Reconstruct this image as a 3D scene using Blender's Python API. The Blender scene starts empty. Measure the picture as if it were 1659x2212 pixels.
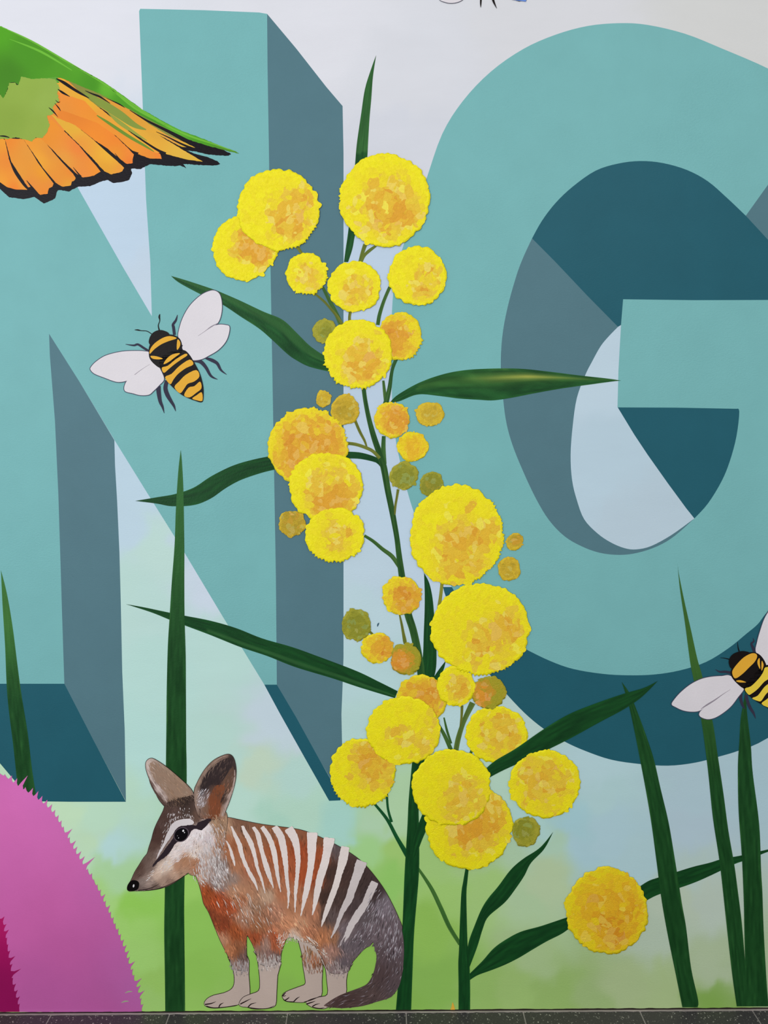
import bpy, math, random
import numpy as np
from mathutils import Vector, Matrix, noise as mn
from mathutils.geometry import tessellate_polygon

SC = bpy.context.scene
COL = SC.collection
random.seed(7)

# ---------------------------------------------------------------- camera
W, H, F = 1659, 2212, 1597.0
CD, CH, PITCH, ROLL = 1.758, 1.444, math.radians(5.4), math.radians(-0.36)
cam_d = bpy.data.cameras.new('camera')
cam = bpy.data.objects.new('camera', cam_d); COL.objects.link(cam)
cam_d.sensor_fit = 'VERTICAL'; cam_d.sensor_height = 24.0; cam_d.lens = 24.0 * F / H
cam.location = (0, -CD, CH)
RM = Matrix.Rotation(math.pi / 2 - PITCH, 3, 'X') @ Matrix.Rotation(ROLL, 3, 'Z')
cam.rotation_euler = RM.to_euler()
cam_d.clip_start = 0.05
SC.camera = cam

# ---------------------------------------------------------------- world, lights, exposure
wd = bpy.data.worlds.new('world'); SC.world = wd; wd.use_nodes = True
wd.node_tree.nodes['Background'].inputs[0].default_value = (0.93, 0.97, 1.0, 1)
wd.node_tree.nodes['Background'].inputs[1].default_value = 0.62

def area(name, loc, aim, size, power, col):
    l = bpy.data.lights.new(name, 'AREA'); l.shape = 'RECTANGLE'; l.size, l.size_y = size
    l.energy = power; l.color = col
    o = bpy.data.objects.new(name, l); COL.objects.link(o); o.location = loc
    o.rotation_euler = (Vector(aim) - Vector(loc)).to_track_quat('-Z', 'Y').to_euler()
area('daylight_opening', (-2.6, -4.2, 2.1), (-0.2, 0, 1.0), (2.2, 2.8), 112, (0.90, 0.96, 1.0))
area('ceiling_panel', (1.2, -3.8, 3.3), (0.3, 0, 0.9), (1.8, 1.8), 36, (1.0, 0.96, 0.88))
SC.view_settings.view_transform = 'Standard'; SC.view_settings.look = 'None'
SC.view_settings.gamma = 1; SC.view_settings.use_curve_mapping = False
SC.view_settings.exposure = -0.1

# ---------------------------------------------------------------- helpers
CL = Vector(cam.location)
def P(px, py, off=0.0):
    """point of the photographed wall (plane y = -off) that the photo shows at px, py"""
    d = RM @ Vector(((px - W / 2) / F, -(py - H / 2) / F, -1.0))
    t = (-off - CL.y) / d.y
    v = CL + d * t
    if v.z < 0.0005: v.z = 0.0005
    return v
STEP = 0.00004                       # one coat of paint
def lay(n): return STEP * n
def lin(c):
    r = []
    for x in c[:3]:
        x = x / 255.0
        r.append(x / 12.92 if x <= 0.04045 else ((x + 0.055) / 1.055) ** 2.4)
    return (r[0], r[1], r[2], 1.0)
def tr(pts, ox, oy, s): return [(ox + p[0] / s, oy + p[1] / s) + tuple(p[2:3] and [p[2] / s] or []) for p in pts]

def sm(pts, n=6, closed=False):
    """Catmull-Rom through the points (any tuple length)"""
    P_ = [tuple(map(float, p)) for p in pts]; L = len(P_); out = []
    if L < 3: return P_
    m = L if closed else L - 1
    for i in range(m):
        if closed: a, b, c, d = P_[(i-1) % L], P_[i], P_[(i+1) % L], P_[(i+2) % L]
        else: a, b, c, d = P_[max(i-1, 0)], P_[i], P_[i+1], P_[min(i+2, L-1)]
        for k in range(n):
            t = k / n
            out.append(tuple(0.5 * ((2*b[j]) + (c[j]-a[j])*t + (2*a[j]-5*b[j]+4*c[j]-d[j])*t*t + (3*b[j]-a[j]-3*c[j]+d[j])*t**3) for j in range(len(b))))
    if not closed: out.append(P_[-1])
    return out

def resample(pts, n):
    a = np.array([p[:2] for p in pts], float)
    d = np.r_[0, np.cumsum(np.hypot(*np.diff(a, axis=0).T))]
    t = np.linspace(0, d[-1], n)
    return np.c_[np.interp(t, d, a[:, 0]), np.interp(t, d, a[:, 1])]

def link(name, me, parent=None, mat=None):
    o = bpy.data.objects.new(name, me); COL.objects.link(o)
    if parent is not None: o.parent = parent
    if mat is not None: me.materials.append(mat)
    return o
def wloc(o):
    v = Vector((0, 0, 0))
    while o is not None: v += Vector(o.location); o = o.parent
    return v
def mesh_of(name, verts, faces, origin, cols=None, attr='Col', floats=None):
    me = bpy.data.meshes.new(name)
    me.from_pydata([tuple(Vector(v) - origin) for v in verts], [], faces)
    if cols is not None:
        a = me.color_attributes.new('Col', 'FLOAT_COLOR', 'POINT')
        a.data.foreach_set('color', np.array(cols, dtype=np.float32).ravel())
    if floats is not None:
        a = me.attributes.new('gold', 'FLOAT', 'POINT')
        a.data.foreach_set('value', np.array(floats, dtype=np.float32))
    me.update()
    return me

def thing(name, label, cat, base, group=None):
    o = bpy.data.objects.new(name, None); COL.objects.link(o)
    o.empty_display_size = 0.05
    o.location = P(*base); o.location.y = 0
    o['label'] = label; o['category'] = cat
    if group: o['group'] = group
    return o
def tag(o, label, cat, group=None):
    o['label'] = label; o['category'] = cat
    if group: o['group'] = group
    return o

def film(pts, L, fcol=None):
    """solid film of paint: front face, and its edge running back to the coat below"""
    off = lay(L)
    f = [P(x, y, off) for x, y in [p[:2] for p in pts]]
    tris = tessellate_polygon([[Vector((v.x, v.z, 0)) for v in f]])
    n = len(f)
    b = [Vector((v.x, -max(STEP * 0.3, off - STEP * 0.8), v.z)) for v in f]
    verts = f + b
    area2 = sum(f[i].x * f[(i+1) % n].z - f[(i+1) % n].x * f[i].z for i in range(n))
    faces = []
    for t in tris:
        a, c, d = [f[k] for k in t]
        cr = (c.x - a.x) * (d.z - a.z) - (c.z - a.z) * (d.x - a.x)
        faces.append(tuple(t) if cr > 0 else (t[0], t[2], t[1]))   # normal towards -y
    for i in range(n):
        j = (i + 1) % n
        faces.append((i, n + i, n + j, j) if area2 > 0 else (i, j, n + j, n + i))
    return verts, faces

def poly(name, pts, mat, L, parent=None, origin=None):
    v, f = film(pts, L)
    if parent is None:
        org = origin if origin is not None else Vector((sum(p.x for p in v) / len(v), 0, min(p.z for p in v)))
        me = mesh_of(name, v, f, org); o = link(name, me, None, mat); o.location = org
        return o
    me = mesh_of(name, v, f, wloc(parent))
    return link(name, me, parent, mat)

def n1(x, seed): return mn.noise(Vector((x, seed * 7.31, seed * 3.17)))
def mixc(a, b, t):
    t = max(0, min(1, t)); return tuple(a[i] * (1 - t) + b[i] * t for i in range(3))

def blade(name, A, B, mat, L, parent=None, cols=((24,66,30),(44,98,44),(86,140,60)), seed=1, nt=None, nu=9, light=0.35, grad=None):
    """leaf, blade or stem between two edge polylines, brushed in long streaks"""
    A = sm(A, 5); B = sm(B, 5)
    ln = sum(math.hypot(A[i+1][0]-A[i][0], A[i+1][1]-A[i][1]) for i in range(len(A)-1))
    nt = nt or max(12, int(ln / 6))
    a = resample(A, nt); b = resample(B, nt)
    off = lay(L)
    verts, cl = [], []
    for i in range(nt):
        t = i / (nt - 1)
        for k in range(nu):
            u = k / (nu - 1)
            x = a[i][0] * (1-u) + b[i][0] * u; y = a[i][1] * (1-u) + b[i][1] * u
            verts.append(P(x, y, off))
            s = n1(t * ln / 55.0, seed + k * 1.7) * 0.9 + n1(t * ln / 16.0, seed + k * 2.9 + 40) * 0.35
            e = abs(u - 0.5) * 2
            v = 0.30 + s * 0.55 + (0.18 if e > 0.8 else 0)
            c = mixc(cols[0], cols[1], v / 0.6) if v < 0.6 else mixc(cols[1], cols[2], (v - 0.6) / 0.5 * (light / 0.35))
            if grad is not None: c = grad(c, x, y, t, u)
            cl.append(lin(c))
    faces = []
    for i in range(nt - 1):
        for k in range(nu - 1):
            q = (i*nu+k, i*nu+k+1, (i+1)*nu+k+1, (i+1)*nu+k)
            p0, p1, p2 = verts[q[0]], verts[q[1]], verts[q[2]]
            faces.append(q)
    # orientation: towards -y
    mid = (nt // 2) * nu
    p0, p1, p2 = verts[mid], verts[mid+1], verts[mid+nu]
    cr = (p1.x-p0.x)*(p2.z-p0.z) - (p1.z-p0.z)*(p2.x-p0.x)
    if cr < 0: faces = [tuple(reversed(q)) for q in faces]
    base = len(verts)
    rim = [k for k in range(nu)] + [i*nu+nu-1 for i in range(1, nt)] + [(nt-1)*nu+k for k in range(nu-2, -1, -1)] + [i*nu for i in range(nt-2, 0, -1)]
    for r in rim:
        verts.append(Vector((verts[r].x, -max(STEP * 0.3, off - STEP * 0.3), verts[r].z))); cl.append(cl[r])
    m = len(rim)
    for i in range(m):
        j = (i+1) % m
        q = (rim[i], rim[j], base+j, base+i)
        faces.append(q if cr < 0 else tuple(reversed(q)))
    if parent is None:
        org = Vector((verts[-1].x, 0, min(v.z for v in verts)))
        me = mesh_of(name, verts, faces, org, cl); o = link(name, me, None, mat); o.location = org
        return o
    return link(name, mesh_of(name, verts, faces, wloc(parent), cl), parent, mat)

def twig(name, C, mat, L, parent, cols=((60,84,34),(96,118,46),(150,150,70)), seed=1, nu=5, **k):
    """stem or stroke along a centre line of (x, y, width)"""
    C = sm(C, 6); A, B = [], []
    for i, p in enumerate(C):
        q0 = C[max(i-1, 0)]; q1 = C[min(i+1, len(C)-1)]
        dx, dy = q1[0]-q0[0], q1[1]-q0[1]; l = math.hypot(dx, dy) or 1
        nx, ny = -dy/l, dx/l; w = p[2] / 2
        A.append((p[0]+nx*w, p[1]+ny*w)); B.append((p[0]-nx*w, p[1]-ny*w))
    sA, sB = A, B
    return blade(name, sA[::2] + ([sA[-1]] if len(sA) % 2 == 0 else []), sB[::2] + ([sB[-1]] if len(sB) % 2 == 0 else []), mat, L, parent, cols, seed, nu=nu, **k)

def stroke_poly(C):
    """outline of a tapered brush stroke from (x, y, width)"""
    C = sm(C, 5); A, B = [], []
    for i, p in enumerate(C):
        q0 = C[max(i-1, 0)]; q1 = C[min(i+1, len(C)-1)]
        dx, dy = q1[0]-q0[0], q1[1]-q0[1]; l = math.hypot(dx, dy) or 1
        w = max(p[2], 0.3) / 2
        A.append((p[0]-dy/l*w, p[1]+dx/l*w)); B.append((p[0]+dy/l*w, p[1]-dx/l*w))
    return A + B[::-1]

def rough(pts, amp, step=6, seed=0, spiky=0.0):
    """resample a closed outline and roughen its edge"""
    a = resample(list(pts) + [pts[0]], max(8, int(sum(math.hypot(pts[i][0]-pts[i-1][0], pts[i][1]-pts[i-1][1]) for i in range(len(pts))) / step)))[:-1]
    out = []; n = len(a)
    for i in range(n):
        d = a[(i+1) % n] - a[i-1]; l = math.hypot(*d) or 1
        k = amp * (n1(i * 0.9, seed) + (random.uniform(-1, 1) * spiky))
        out.append((a[i][0] - d[1]/l*k, a[i][1] + d[0]/l*k))
    return out
def ell(cx, cy, rx, ry, rot=0, n=28):
    r = math.radians(rot)
    return [(cx + rx*math.cos(t)*math.cos(r) - ry*math.sin(t)*math.sin(r), cy + rx*math.cos(t)*math.sin(r) + ry*math.sin(t)*math.cos(r)) for t in [2*math.pi*i/n for i in range(n)]]

# ---------------------------------------------------------------- materials
def nd(nt, typ, **kw):
    n = nt.nodes.new(typ)
    for k, v in kw.items(): setattr(n, k, v)
    return n
def paint(name, col=None, rough_=0.5, bump=0.35, scale=(170, 170, 330), var=0.05, spec=0.10, patch=True, vscale=9.0, streak=None):
    """mural paint over roller-textured plaster; colour is the paint's own"""
    m = bpy.data.materials.new(name); m.use_nodes = True; nt = m.node_tree
    b = nt.nodes['Principled BSDF']; lk = nt.links.new
    b.inputs['Roughness'].default_value = rough_
    b.inputs['Specular IOR Level'].default_value = spec
    geo = nd(nt, 'ShaderNodeNewGeometry')
    if col is None:
        src = nd(nt, 'ShaderNodeAttribute', attribute_name='Col').outputs['Color']
    else:
        r = nd(nt, 'ShaderNodeRGB'); r.outputs[0].default_value = lin(col); src = r.outputs[0]
    vm = nd(nt, 'ShaderNodeVectorMath', operation='MULTIPLY'); lk(geo.outputs['Position'], vm.inputs[0])
    vm.inputs[1].default_value = streak or (vscale, vscale, vscale)
    nz = nd(nt, 'ShaderNodeTexNoise'); nz.inputs['Scale'].default_value = 1.0; nz.inputs['Detail'].default_value = 5; nz.inputs['Roughness'].default_value = 0.6
    lk(vm.outputs[0], nz.inputs['Vector'])
    mr = nd(nt, 'ShaderNodeMapRange'); lk(nz.outputs['Fac'], mr.inputs[0])
    mr.inputs[1].default_value = 0.3; mr.inputs[2].default_value = 0.7
    mr.inputs[3].default_value = 1 - var; mr.inputs[4].default_value = 1 + var
    sc = nd(nt, 'ShaderNodeVectorMath', operation='SCALE'); lk(src, sc.inputs[0]); lk(mr.outputs[0], sc.inputs['Scale'])
    lk(sc.outputs[0], b.inputs['Base Color'])
    v2 = nd(nt, 'ShaderNodeVectorMath', operation='MULTIPLY'); lk(geo.outputs['Position'], v2.inputs[0]); v2.inputs[1].default_value = scale
    n2 = nd(nt, 'ShaderNodeTexNoise'); n2.inputs['Scale'].default_value = 1; n2.inputs['Detail'].default_value = 3; n2.inputs['Distortion'].default_value = 0.6
    lk(v2.outputs[0], n2.inputs['Vector'])
    bp = nd(nt, 'ShaderNodeBump'); bp.inputs['Distance'].default_value = 0.0011
    lk(n2.outputs['Fac'], bp.inputs['Height'])
    if patch:
        n3 = nd(nt, 'ShaderNodeTexNoise'); n3.inputs['Scale'].default_value = 3.2; n3.inputs['Detail'].default_value = 4
        lk(geo.outputs['Position'], n3.inputs['Vector'])
        m3 = nd(nt, 'ShaderNodeMapRange'); lk(n3.outputs['Fac'], m3.inputs[0])
        m3.inputs[1].default_value = 0.40; m3.inputs[2].default_value = 0.66; m3.inputs[3].default_value = bump * 0.35; m3.inputs[4].default_value = bump * 1.5
        lk(m3.outputs[0], bp.inputs['Strength'])
    else: bp.inputs['Strength'].default_value = bump
    lk(bp.outputs[0], b.inputs['Normal'])
    return m

M = {}
M['wall'] = paint('washed_wall_paint', None, 0.5, 0.30, var=0.018, streak=(5, 5, 16))
M['teal'] = paint('light_teal_paint', (121,180,180), 0.42, 0.6, var=0.03)
M['slate'] = paint('slate_blue_paint', (86,121,131), 0.45, 0.28, var=0.035)
M['deep'] = paint('deep_teal_paint', (35,92,106), 0.42, 0.26, var=0.04)
M['leaf'] = paint('leaf_green_paint', None, 0.36, 0.35, var=0.06, patch=False, scale=(220,220,220))
M['fur'] = paint('fur_paint', None, 0.5, 0.35, var=0.05, patch=False, scale=(300,300,300))
def flat(name, col, rough_=0.45, var=0.05, bump=0.25, **k):
    if name not in M: M[name] = paint(name, col, rough_, bump, var=var, patch=False, **k)
    return M[name]

def impasto(name, stops, olive=None):
    """thick dabbed paint: colours laid side by side in ragged dabs, ridged surface"""
    if stops: STOPS[name] = stops
    m = bpy.data.materials.new(name); m.use_nodes = True; nt = m.node_tree; lk = nt.links.new
    b = nt.nodes['Principled BSDF']; b.inputs['Roughness'].default_value = 0.42; b.inputs['Specular IOR Level'].default_value = 0.22
    geo = nd(nt, 'ShaderNodeNewGeometry'); at = nd(nt, 'ShaderNodeAttribute', attribute_name='gold')
    def noi(s, d, dist, rg=0.55):
        n = nd(nt, 'ShaderNodeTexNoise'); n.inputs['Scale'].default_value = s; n.inputs['Detail'].default_value = d
        n.inputs['Distortion'].default_value = dist; n.inputs['Roughness'].default_value = rg
        lk(geo.outputs['Position'], n.inputs['Vector']); return n.outputs['Fac']
    def math_(op, a, c):
        n = nd(nt, 'ShaderNodeMath', operation=op)
        for i, v in enumerate((a, c)):
            if isinstance(v, (int, float)): n.inputs[i].default_value = v
            else: lk(v, n.inputs[i])
        return n.outputs[0]
    big = math_('MULTIPLY', math_('SUBTRACT', noi(26, 2, 1.2), 0.5), 0.85)
    mid = math_('MULTIPLY', math_('SUBTRACT', noi(80, 3, 1.6), 0.5), 0.25)
    fine = math_('MULTIPLY', math_('SUBTRACT', noi(260, 3, 0.5), 0.5), 0.04)
    wv = nd(nt, 'ShaderNodeTexNoise'); wv.inputs['Scale'].default_value = 55; wv.inputs['Detail'].default_value = 3
    lk(geo.outputs['Position'], wv.inputs['Vector'])
    ws = nd(nt, 'ShaderNodeVectorMath', operation='SCALE'); lk(wv.outputs['Color'], ws.inputs[0]); ws.inputs['Scale'].default_value = 0.022
    wa = nd(nt, 'ShaderNodeVectorMath', operation='ADD'); lk(geo.outputs['Position'], wa.inputs[0]); lk(ws.outputs[0], wa.inputs[1])
    wm = nd(nt, 'ShaderNodeVectorMath', operation='MULTIPLY'); lk(wa.outputs[0], wm.inputs[0]); wm.inputs[1].default_value = (1.25, 0.4, 0.85)
    vo = nd(nt, 'ShaderNodeTexVoronoi', feature='F1'); vo.inputs['Scale'].default_value = 62; lk(wm.outputs[0], vo.inputs['Vector'])
    sx = nd(nt, 'ShaderNodeSeparateColor'); lk(vo.outputs['Color'], sx.inputs[0])
    dab = math_('MULTIPLY', math_('SUBTRACT', sx.outputs[0], 0.5), 0.22)
    vo2 = nd(nt, 'ShaderNodeTexVoronoi', feature='F1'); vo2.inputs['Scale'].default_value = 130; lk(wm.outputs[0], vo2.inputs['Vector'])
    sx2 = nd(nt, 'ShaderNodeSeparateColor'); lk(vo2.outputs['Color'], sx2.inputs[0])
    dab2 = math_('MULTIPLY', math_('SUBTRACT', sx2.outputs[0], 0.5), 0.04)
    v = math_('ADD', math_('ADD', math_('ADD', math_('ADD', math_('ADD', at.outputs['Fac'], big), mid), fine), dab), dab2)
    def ramp(mode):
        cr = nd(nt, 'ShaderNodeValToRGB'); cr.color_ramp.interpolation = mode
        el = cr.color_ramp.elements
        while len(el) < len(stops): el.new(0.5)
        for e, (p, c) in zip(el, stops): e.position = p; e.color = lin(c)
        lk(v, cr.inputs[0]); return cr.outputs[0]
    if stops:
        mx = nd(nt, 'ShaderNodeMix', data_type='RGBA'); mx.inputs[0].default_value = 0.5
        lk(ramp('CONSTANT'), mx.inputs[6]); lk(ramp('LINEAR'), mx.inputs[7])
        lk(mx.outputs[2], b.inputs['Base Color'])
    else:
        ca = nd(nt, 'ShaderNodeAttribute', attribute_name='Col')
        sv = nd(nt, 'ShaderNodeVectorMath', operation='SCALE'); lk(ca.outputs['Color'], sv.inputs[0])
        lk(math_('ADD', math_('MULTIPLY', noi(150, 4, 1.5), 0.16), 0.92), sv.inputs['Scale']); lk(sv.outputs[0], b.inputs['Base Color'])
    r1 = noi(75, 3, 3.0, 0.5); r2 = noi(230, 3, 1.6, 0.55)
    hgt = math_('ADD', math_('MULTIPLY', math_('ABSOLUTE', math_('SUBTRACT', r1, 0.5), 0), -2.4), math_('ADD', math_('MULTIPLY', r2, 0.45), math_('MULTIPLY', dab, 1.2)))
    bp = nd(nt, 'ShaderNodeBump'); bp.inputs['Strength'].default_value = 0.62; bp.inputs['Distance'].default_value = 0.0019
    lk(hgt, bp.inputs['Height']); lk(bp.outputs[0], b.inputs['Normal'])
    return m
STOPS = {}
Y0, Y1, Y2, Y3, Y4 = (250,234,20), (246,222,30), (240,202,58), (238,188,48), (232,166,44)
IM = {
 'yellow': impasto('yellow_blossom_paint', [(0.0, Y0), (0.34, Y1), (0.50, Y2), (0.68, Y3), (0.92, Y4)]),
 'gold':   impasto('golden_blossom_paint', [(0.0, (244,218,26)), (0.25, (242,202,30)), (0.45, (240,190,36)), (0.66, (236,176,34)), (0.95, (226,150,30))]),
 'amber':  impasto('amber_blossom_paint', [(0.0, (246,222,28)), (0.30, (240,196,44)), (0.48, (234,174,44)), (0.70, (230,160,44)), (0.95, (222,140,38))]),
 'olive':  impasto('olive_blossom_paint', [(0.0, (176,168,52)), (0.30, (160,156,44)), (0.50, (148,146,38)), (0.72, (138,138,36)), (0.95, (166,150,40))]),
 'ochre':  impasto('ochre_blossom_paint', [(0.0, (224,190,44)), (0.30, (212,174,44)), (0.50, (200,166,40)), (0.72, (182,152,36)), (0.95, (214,160,44))]),
 'mixed':  impasto('orange_and_olive_blossom_paint', [(0.0, (170,160,36)), (0.30, (184,158,36)), (0.52, (208,150,40)), (0.70, (228,154,44)), (0.95, (226,144,42))]),
}

def dab_mat():
    return impasto('thick_dab_paint', None)
M['dab'] = dab_mat()
# ================================================================= SETTING
# ---- wall: plaster with the mural's washed background
WP = [(100,50,228,226,233),(-300,0,228,226,233),(700,60,225,223,229),(1200,30,219,217,221),(1600,60,214,212,210),(2000,60,212,210,208),(860,300,216,216,224),(860,180,220,219,225),(700,-300,226,224,228),
(240,500,196,214,231),(300,640,198,212,226),(-300,500,196,214,231),(800,560,195,211,229),(790,700,192,208,226),(870,900,190,206,223),(860,1150,189,207,222),(300,1050,188,208,221),(270,1120,188,208,220),(345,1190,188,214,206),(290,1280,184,212,204),(330,1310,184,212,205),(450,1260,200,210,222),(420,1180,192,208,220),(800,1300,186,208,214),(930,1260,190,206,220),(800,1240,188,206,217),(800,1460,180,207,208),
(480,1400,182,212,204),(330,1600,178,212,204),(330,1450,180,212,204),(600,1560,192,206,214),(560,1660,190,208,186),(470,1620,180,210,200),(500,1720,182,212,198),(760,1580,178,207,202),(650,1750,176,208,188),(600,1790,168,205,186),(650,1680,178,208,198),
(200,1760,182,212,186),(140,1760,188,214,180),(240,1830,176,207,204),(210,1830,184,210,176),(250,1890,164,200,150),(290,1965,140,190,84),(240,1960,160,200,120),(280,2010,152,194,104),(300,2060,150,190,104),(330,2120,142,180,92),(330,2170,144,180,100),(-300,2000,150,190,110),(430,1920,150,194,96),(430,2000,138,184,86),(420,2100,134,178,82),(430,2170,138,178,88),(620,2060,132,178,76),(620,2160,128,170,76),(790,2080,134,176,78),(860,2150,128,168,78),
(780,1830,158,200,134),(840,1900,142,190,100),(820,1790,172,202,168),(730,1790,164,204,192),(860,1760,172,202,160),(850,1850,156,192,110),
(950,1930,154,190,108),(940,1880,156,190,116),(930,2000,138,178,84),(950,2120,130,170,82),(1060,1850,160,188,130),(1090,1850,166,192,160),(1130,1940,166,190,150),(1180,1900,172,190,152),(1150,1780,168,200,194),(1200,1820,166,194,170),(1250,1830,162,191,198),(1230,1790,160,194,200),(1060,1930,156,188,116),(1060,2150,140,172,96),(1150,2070,156,178,128),(1100,2150,146,174,104),(1350,2130,158,174,128),(1300,2170,146,168,112),(1540,1950,174,186,172),(1420,2000,168,182,162),(1450,2140,158,176,126),(1540,2150,122,156,76),(1535,2100,164,178,146),(1200,2150,140,168,98),(1640,2100,160,176,140),(2000,2000,160,176,140),
(1300,1720,169,197,198),(1500,1740,168,190,198),(1320,1800,166,193,200),(1500,1790,169,188,197),(1500,1860,172,190,184),(1000,1560,182,208,210),(1020,1440,190,208,222),(1110,1540,180,202,196),(1290,1660,174,200,204),(1090,1700,176,204,184),(1380,1860,166,192,196),(1650,1700,166,190,198),(2000,1700,166,190,198),(1450,1960,174,186,166),
(1290,1000,185,205,217),(1300,800,193,211,223),(1380,1150,184,201,212),(1640,1340,170,196,200)]
WPa = np.array(WP, float)
def field(q, ctl, power=4.0, eps=400.0):
    q = np.asarray(q, float); out = np.zeros((len(q), 3)); 
    for s in range(0, len(q), 20000):
        d2 = ((q[s:s+20000, None, :] - ctl[None, :, :2]) ** 2).sum(-1) + eps
        w = d2 ** (-power / 2); w /= w.sum(1, keepdims=True)
        out[s:s+20000] = w @ ctl[:, 2:5]
    return out
def lin_np(c):
    c = np.clip(c, 0, 255) / 255.0
    l = np.where(c <= 0.04045, c / 12.92, ((c + 0.055) / 1.055) ** 2.4)
    return np.c_[l, np.ones(len(l))]
def strong(c, g):
    return tuple(min(255.0, v * g ** (1 / 2.2)) for v in c)
def to_px(x, z):
    v = RM.transposed() @ (Vector((x, 0, z)) - CL)
    return (W/2 + F * v.x / -v.z, H/2 - F * v.y / -v.z)
nx, nz_ = 330, 330
x0, x1, z0, z1 = -1.9, 1.9, 0.0, 3.15
verts, pix = [], []
for j in range(nz_ + 1):
    z = z0 + (z1 - z0) * j / nz_
    for i in range(nx + 1):
        x = x0 + (x1 - x0) * i / nx
        verts.append((x, 0, z))
        px, py = to_px(x, z)
        # brushy edges where one wash meets the next
        a = mn.noise(Vector((px / 60, py / 34, 1.3))); b_ = mn.noise(Vector((px / 46, py / 60, 7.7)))
        c_ = mn.noise(Vector((px / 14, py / 26, 2.2)))
        pix.append((px + a * 34 + c_ * 8, py + b_ * 30 + c_ * 10))
wc = field(pix, WPa, 5.0, 250.0)
gy = np.interp([p[1] for p in pix], [0, 500, 1000, 1550, 1800, 2050, 2200], [0.99, 0.96, 1.04, 1.14, 1.22, 1.34, 1.42])  # wash lightened towards the floor in its colour, offsetting dimmer light there
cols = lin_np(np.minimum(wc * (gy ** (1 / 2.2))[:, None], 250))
faces = []
for j in range(nz_):
    for i in range(nx):
        k = j * (nx + 1) + i
        faces.append((k, k + 1, k + nx + 2, k + nx + 1))
nb = len(verts)
verts += [(x0, 0.12, z0), (x1, 0.12, z0), (x1, 0.12, z1), (x0, 0.12, z1)]
a0, a1, a2, a3 = 0, nx, (nz_) * (nx + 1) + nx, nz_ * (nx + 1)
faces += [(nb+1, nb, nb+3, nb+2), (nb, a0, a3, nb+3), (a1, nb+1, nb+2, a2), (nb+3, a3, a2, nb+2), (nb, nb+1, a1, a0)]
cols = np.r_[cols, np.tile(cols[:1], (4, 1))]
wall = link('wall_back', mesh_of('wall_back', verts, faces, Vector((0, 0, 0)), cols), None, M['wall'])
wall['kind'] = 'structure'; wall['label'] = 'plastered wall washed pale lilac, blue and green behind the mural figures'

# ---- floor: dark speckled stone tiles
def stone():
    m = bpy.data.materials.new('speckled_stone'); m.use_nodes = True; nt = m.node_tree; lk = nt.links.new
    b = nt.nodes['Principled BSDF']; b.inputs['Roughness'].default_value = 0.55
    tc = nd(nt, 'ShaderNodeNewGeometry')
    v = nd(nt, 'ShaderNodeTexVoronoi'); v.inputs['Scale'].default_value = 150; lk(tc.outputs['Position'], v.inputs['Vector'])
    n = nd(nt, 'ShaderNodeTexNoise'); n.inputs['Scale'].default_value = 90; n.inputs['Detail'].default_value = 6; lk(tc.outputs['Position'], n.inputs['Vector'])
    n2 = nd(nt, 'ShaderNodeTexNoise'); n2.inputs['Scale'].default_value = 420; n2.inputs['Detail'].default_value = 3; lk(tc.outputs['Position'], n2.inputs['Vector'])
    r = nd(nt, 'ShaderNodeValToRGB'); r.color_ramp.elements[0].position = 0.18; r.color_ramp.elements[0].color = (1,1,1,1)
    r.color_ramp.elements[1].position = 0.33; r.color_ramp.elements[1].color = (0,0,0,1); lk(v.outputs['Distance'], r.inputs[0])
    wn = nd(nt, 'ShaderNodeMapRange'); lk(n.outputs['Fac'], wn.inputs[0]); wn.inputs[1].default_value = 0.47; wn.inputs[2].default_value = 0.60
    ml = nd(nt, 'ShaderNodeMath', operation='MULTIPLY'); lk(r.outputs[0], ml.inputs[0]); lk(wn.outputs[0], ml.inputs[1])
    w2 = nd(nt, 'ShaderNodeMapRange'); lk(n2.outputs['Fac'], w2.inputs[0]); w2.inputs[1].default_value = 0.62; w2.inputs[2].default_value = 0.74; w2.inputs[4].default_value = 0.5
    ad = nd(nt, 'ShaderNodeMath', operation='MAXIMUM'); lk(ml.outputs[0], ad.inputs[0]); lk(w2.outputs[0], ad.inputs[1])
    mx = nd(nt, 'ShaderNodeMix', data_type='RGBA'); lk(ad.outputs[0], mx.inputs[0])
    mx.inputs[6].default_value = lin((62,57,60)); mx.inputs[7].default_value = lin((172,166,158)); lk(mx.outputs[2], b.inputs['Base Color'])
    bp = nd(nt, 'ShaderNodeBump'); bp.inputs['Strength'].default_value = 0.2; bp.inputs['Distance'].default_value = 0.001; lk(n2.outputs['Fac'], bp.inputs['Height']); lk(bp.outputs[0], b.inputs['Normal'])
    return m
M['stone'] = stone()
M['grout'] = paint('pale_grout', (150,142,138), 0.8, 0.4, patch=False, var=0.2, vscale=60)
def box(x0, x1, y0, y1, z0, z1, ch=0.0):
    v = [(x0,y0,z0),(x1,y0,z0),(x1,y1,z0),(x0,y1,z0),(x0,y0,z1-ch),(x1,y0,z1-ch),(x1,y1,z1-ch),(x0,y1,z1-ch)]
    f = [(3,2,1,0),(0,1,5,4),(1,2,6,5),(2,3,7,6),(3,0,4,7)]
    if ch:
        v += [(x0+ch,y0+ch,z1),(x1-ch,y0+ch,z1),(x1-ch,y1-ch,z1),(x0+ch,y1-ch,z1)]
        f += [(4,5,9,8),(5,6,10,9),(6,7,11,10),(7,4,8,11),(8,9,10,11)]
    else: f.append((4,5,6,7))
    return v, f
v, f = box(-1.9, 1.9, -2.6, 0.0, -0.06, -0.0012)
floor = link('floor', mesh_of('floor', v, f, Vector((0,0,0))), None, M['grout'])
floor['kind'] = 'structure'; floor['label'] = 'floor of dark grey speckled stone tiles with thin pale joints'
jx = [P(px, 2190).x for px in (113, 368, 622, 877, 1129, 1380, 1622)]
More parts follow.
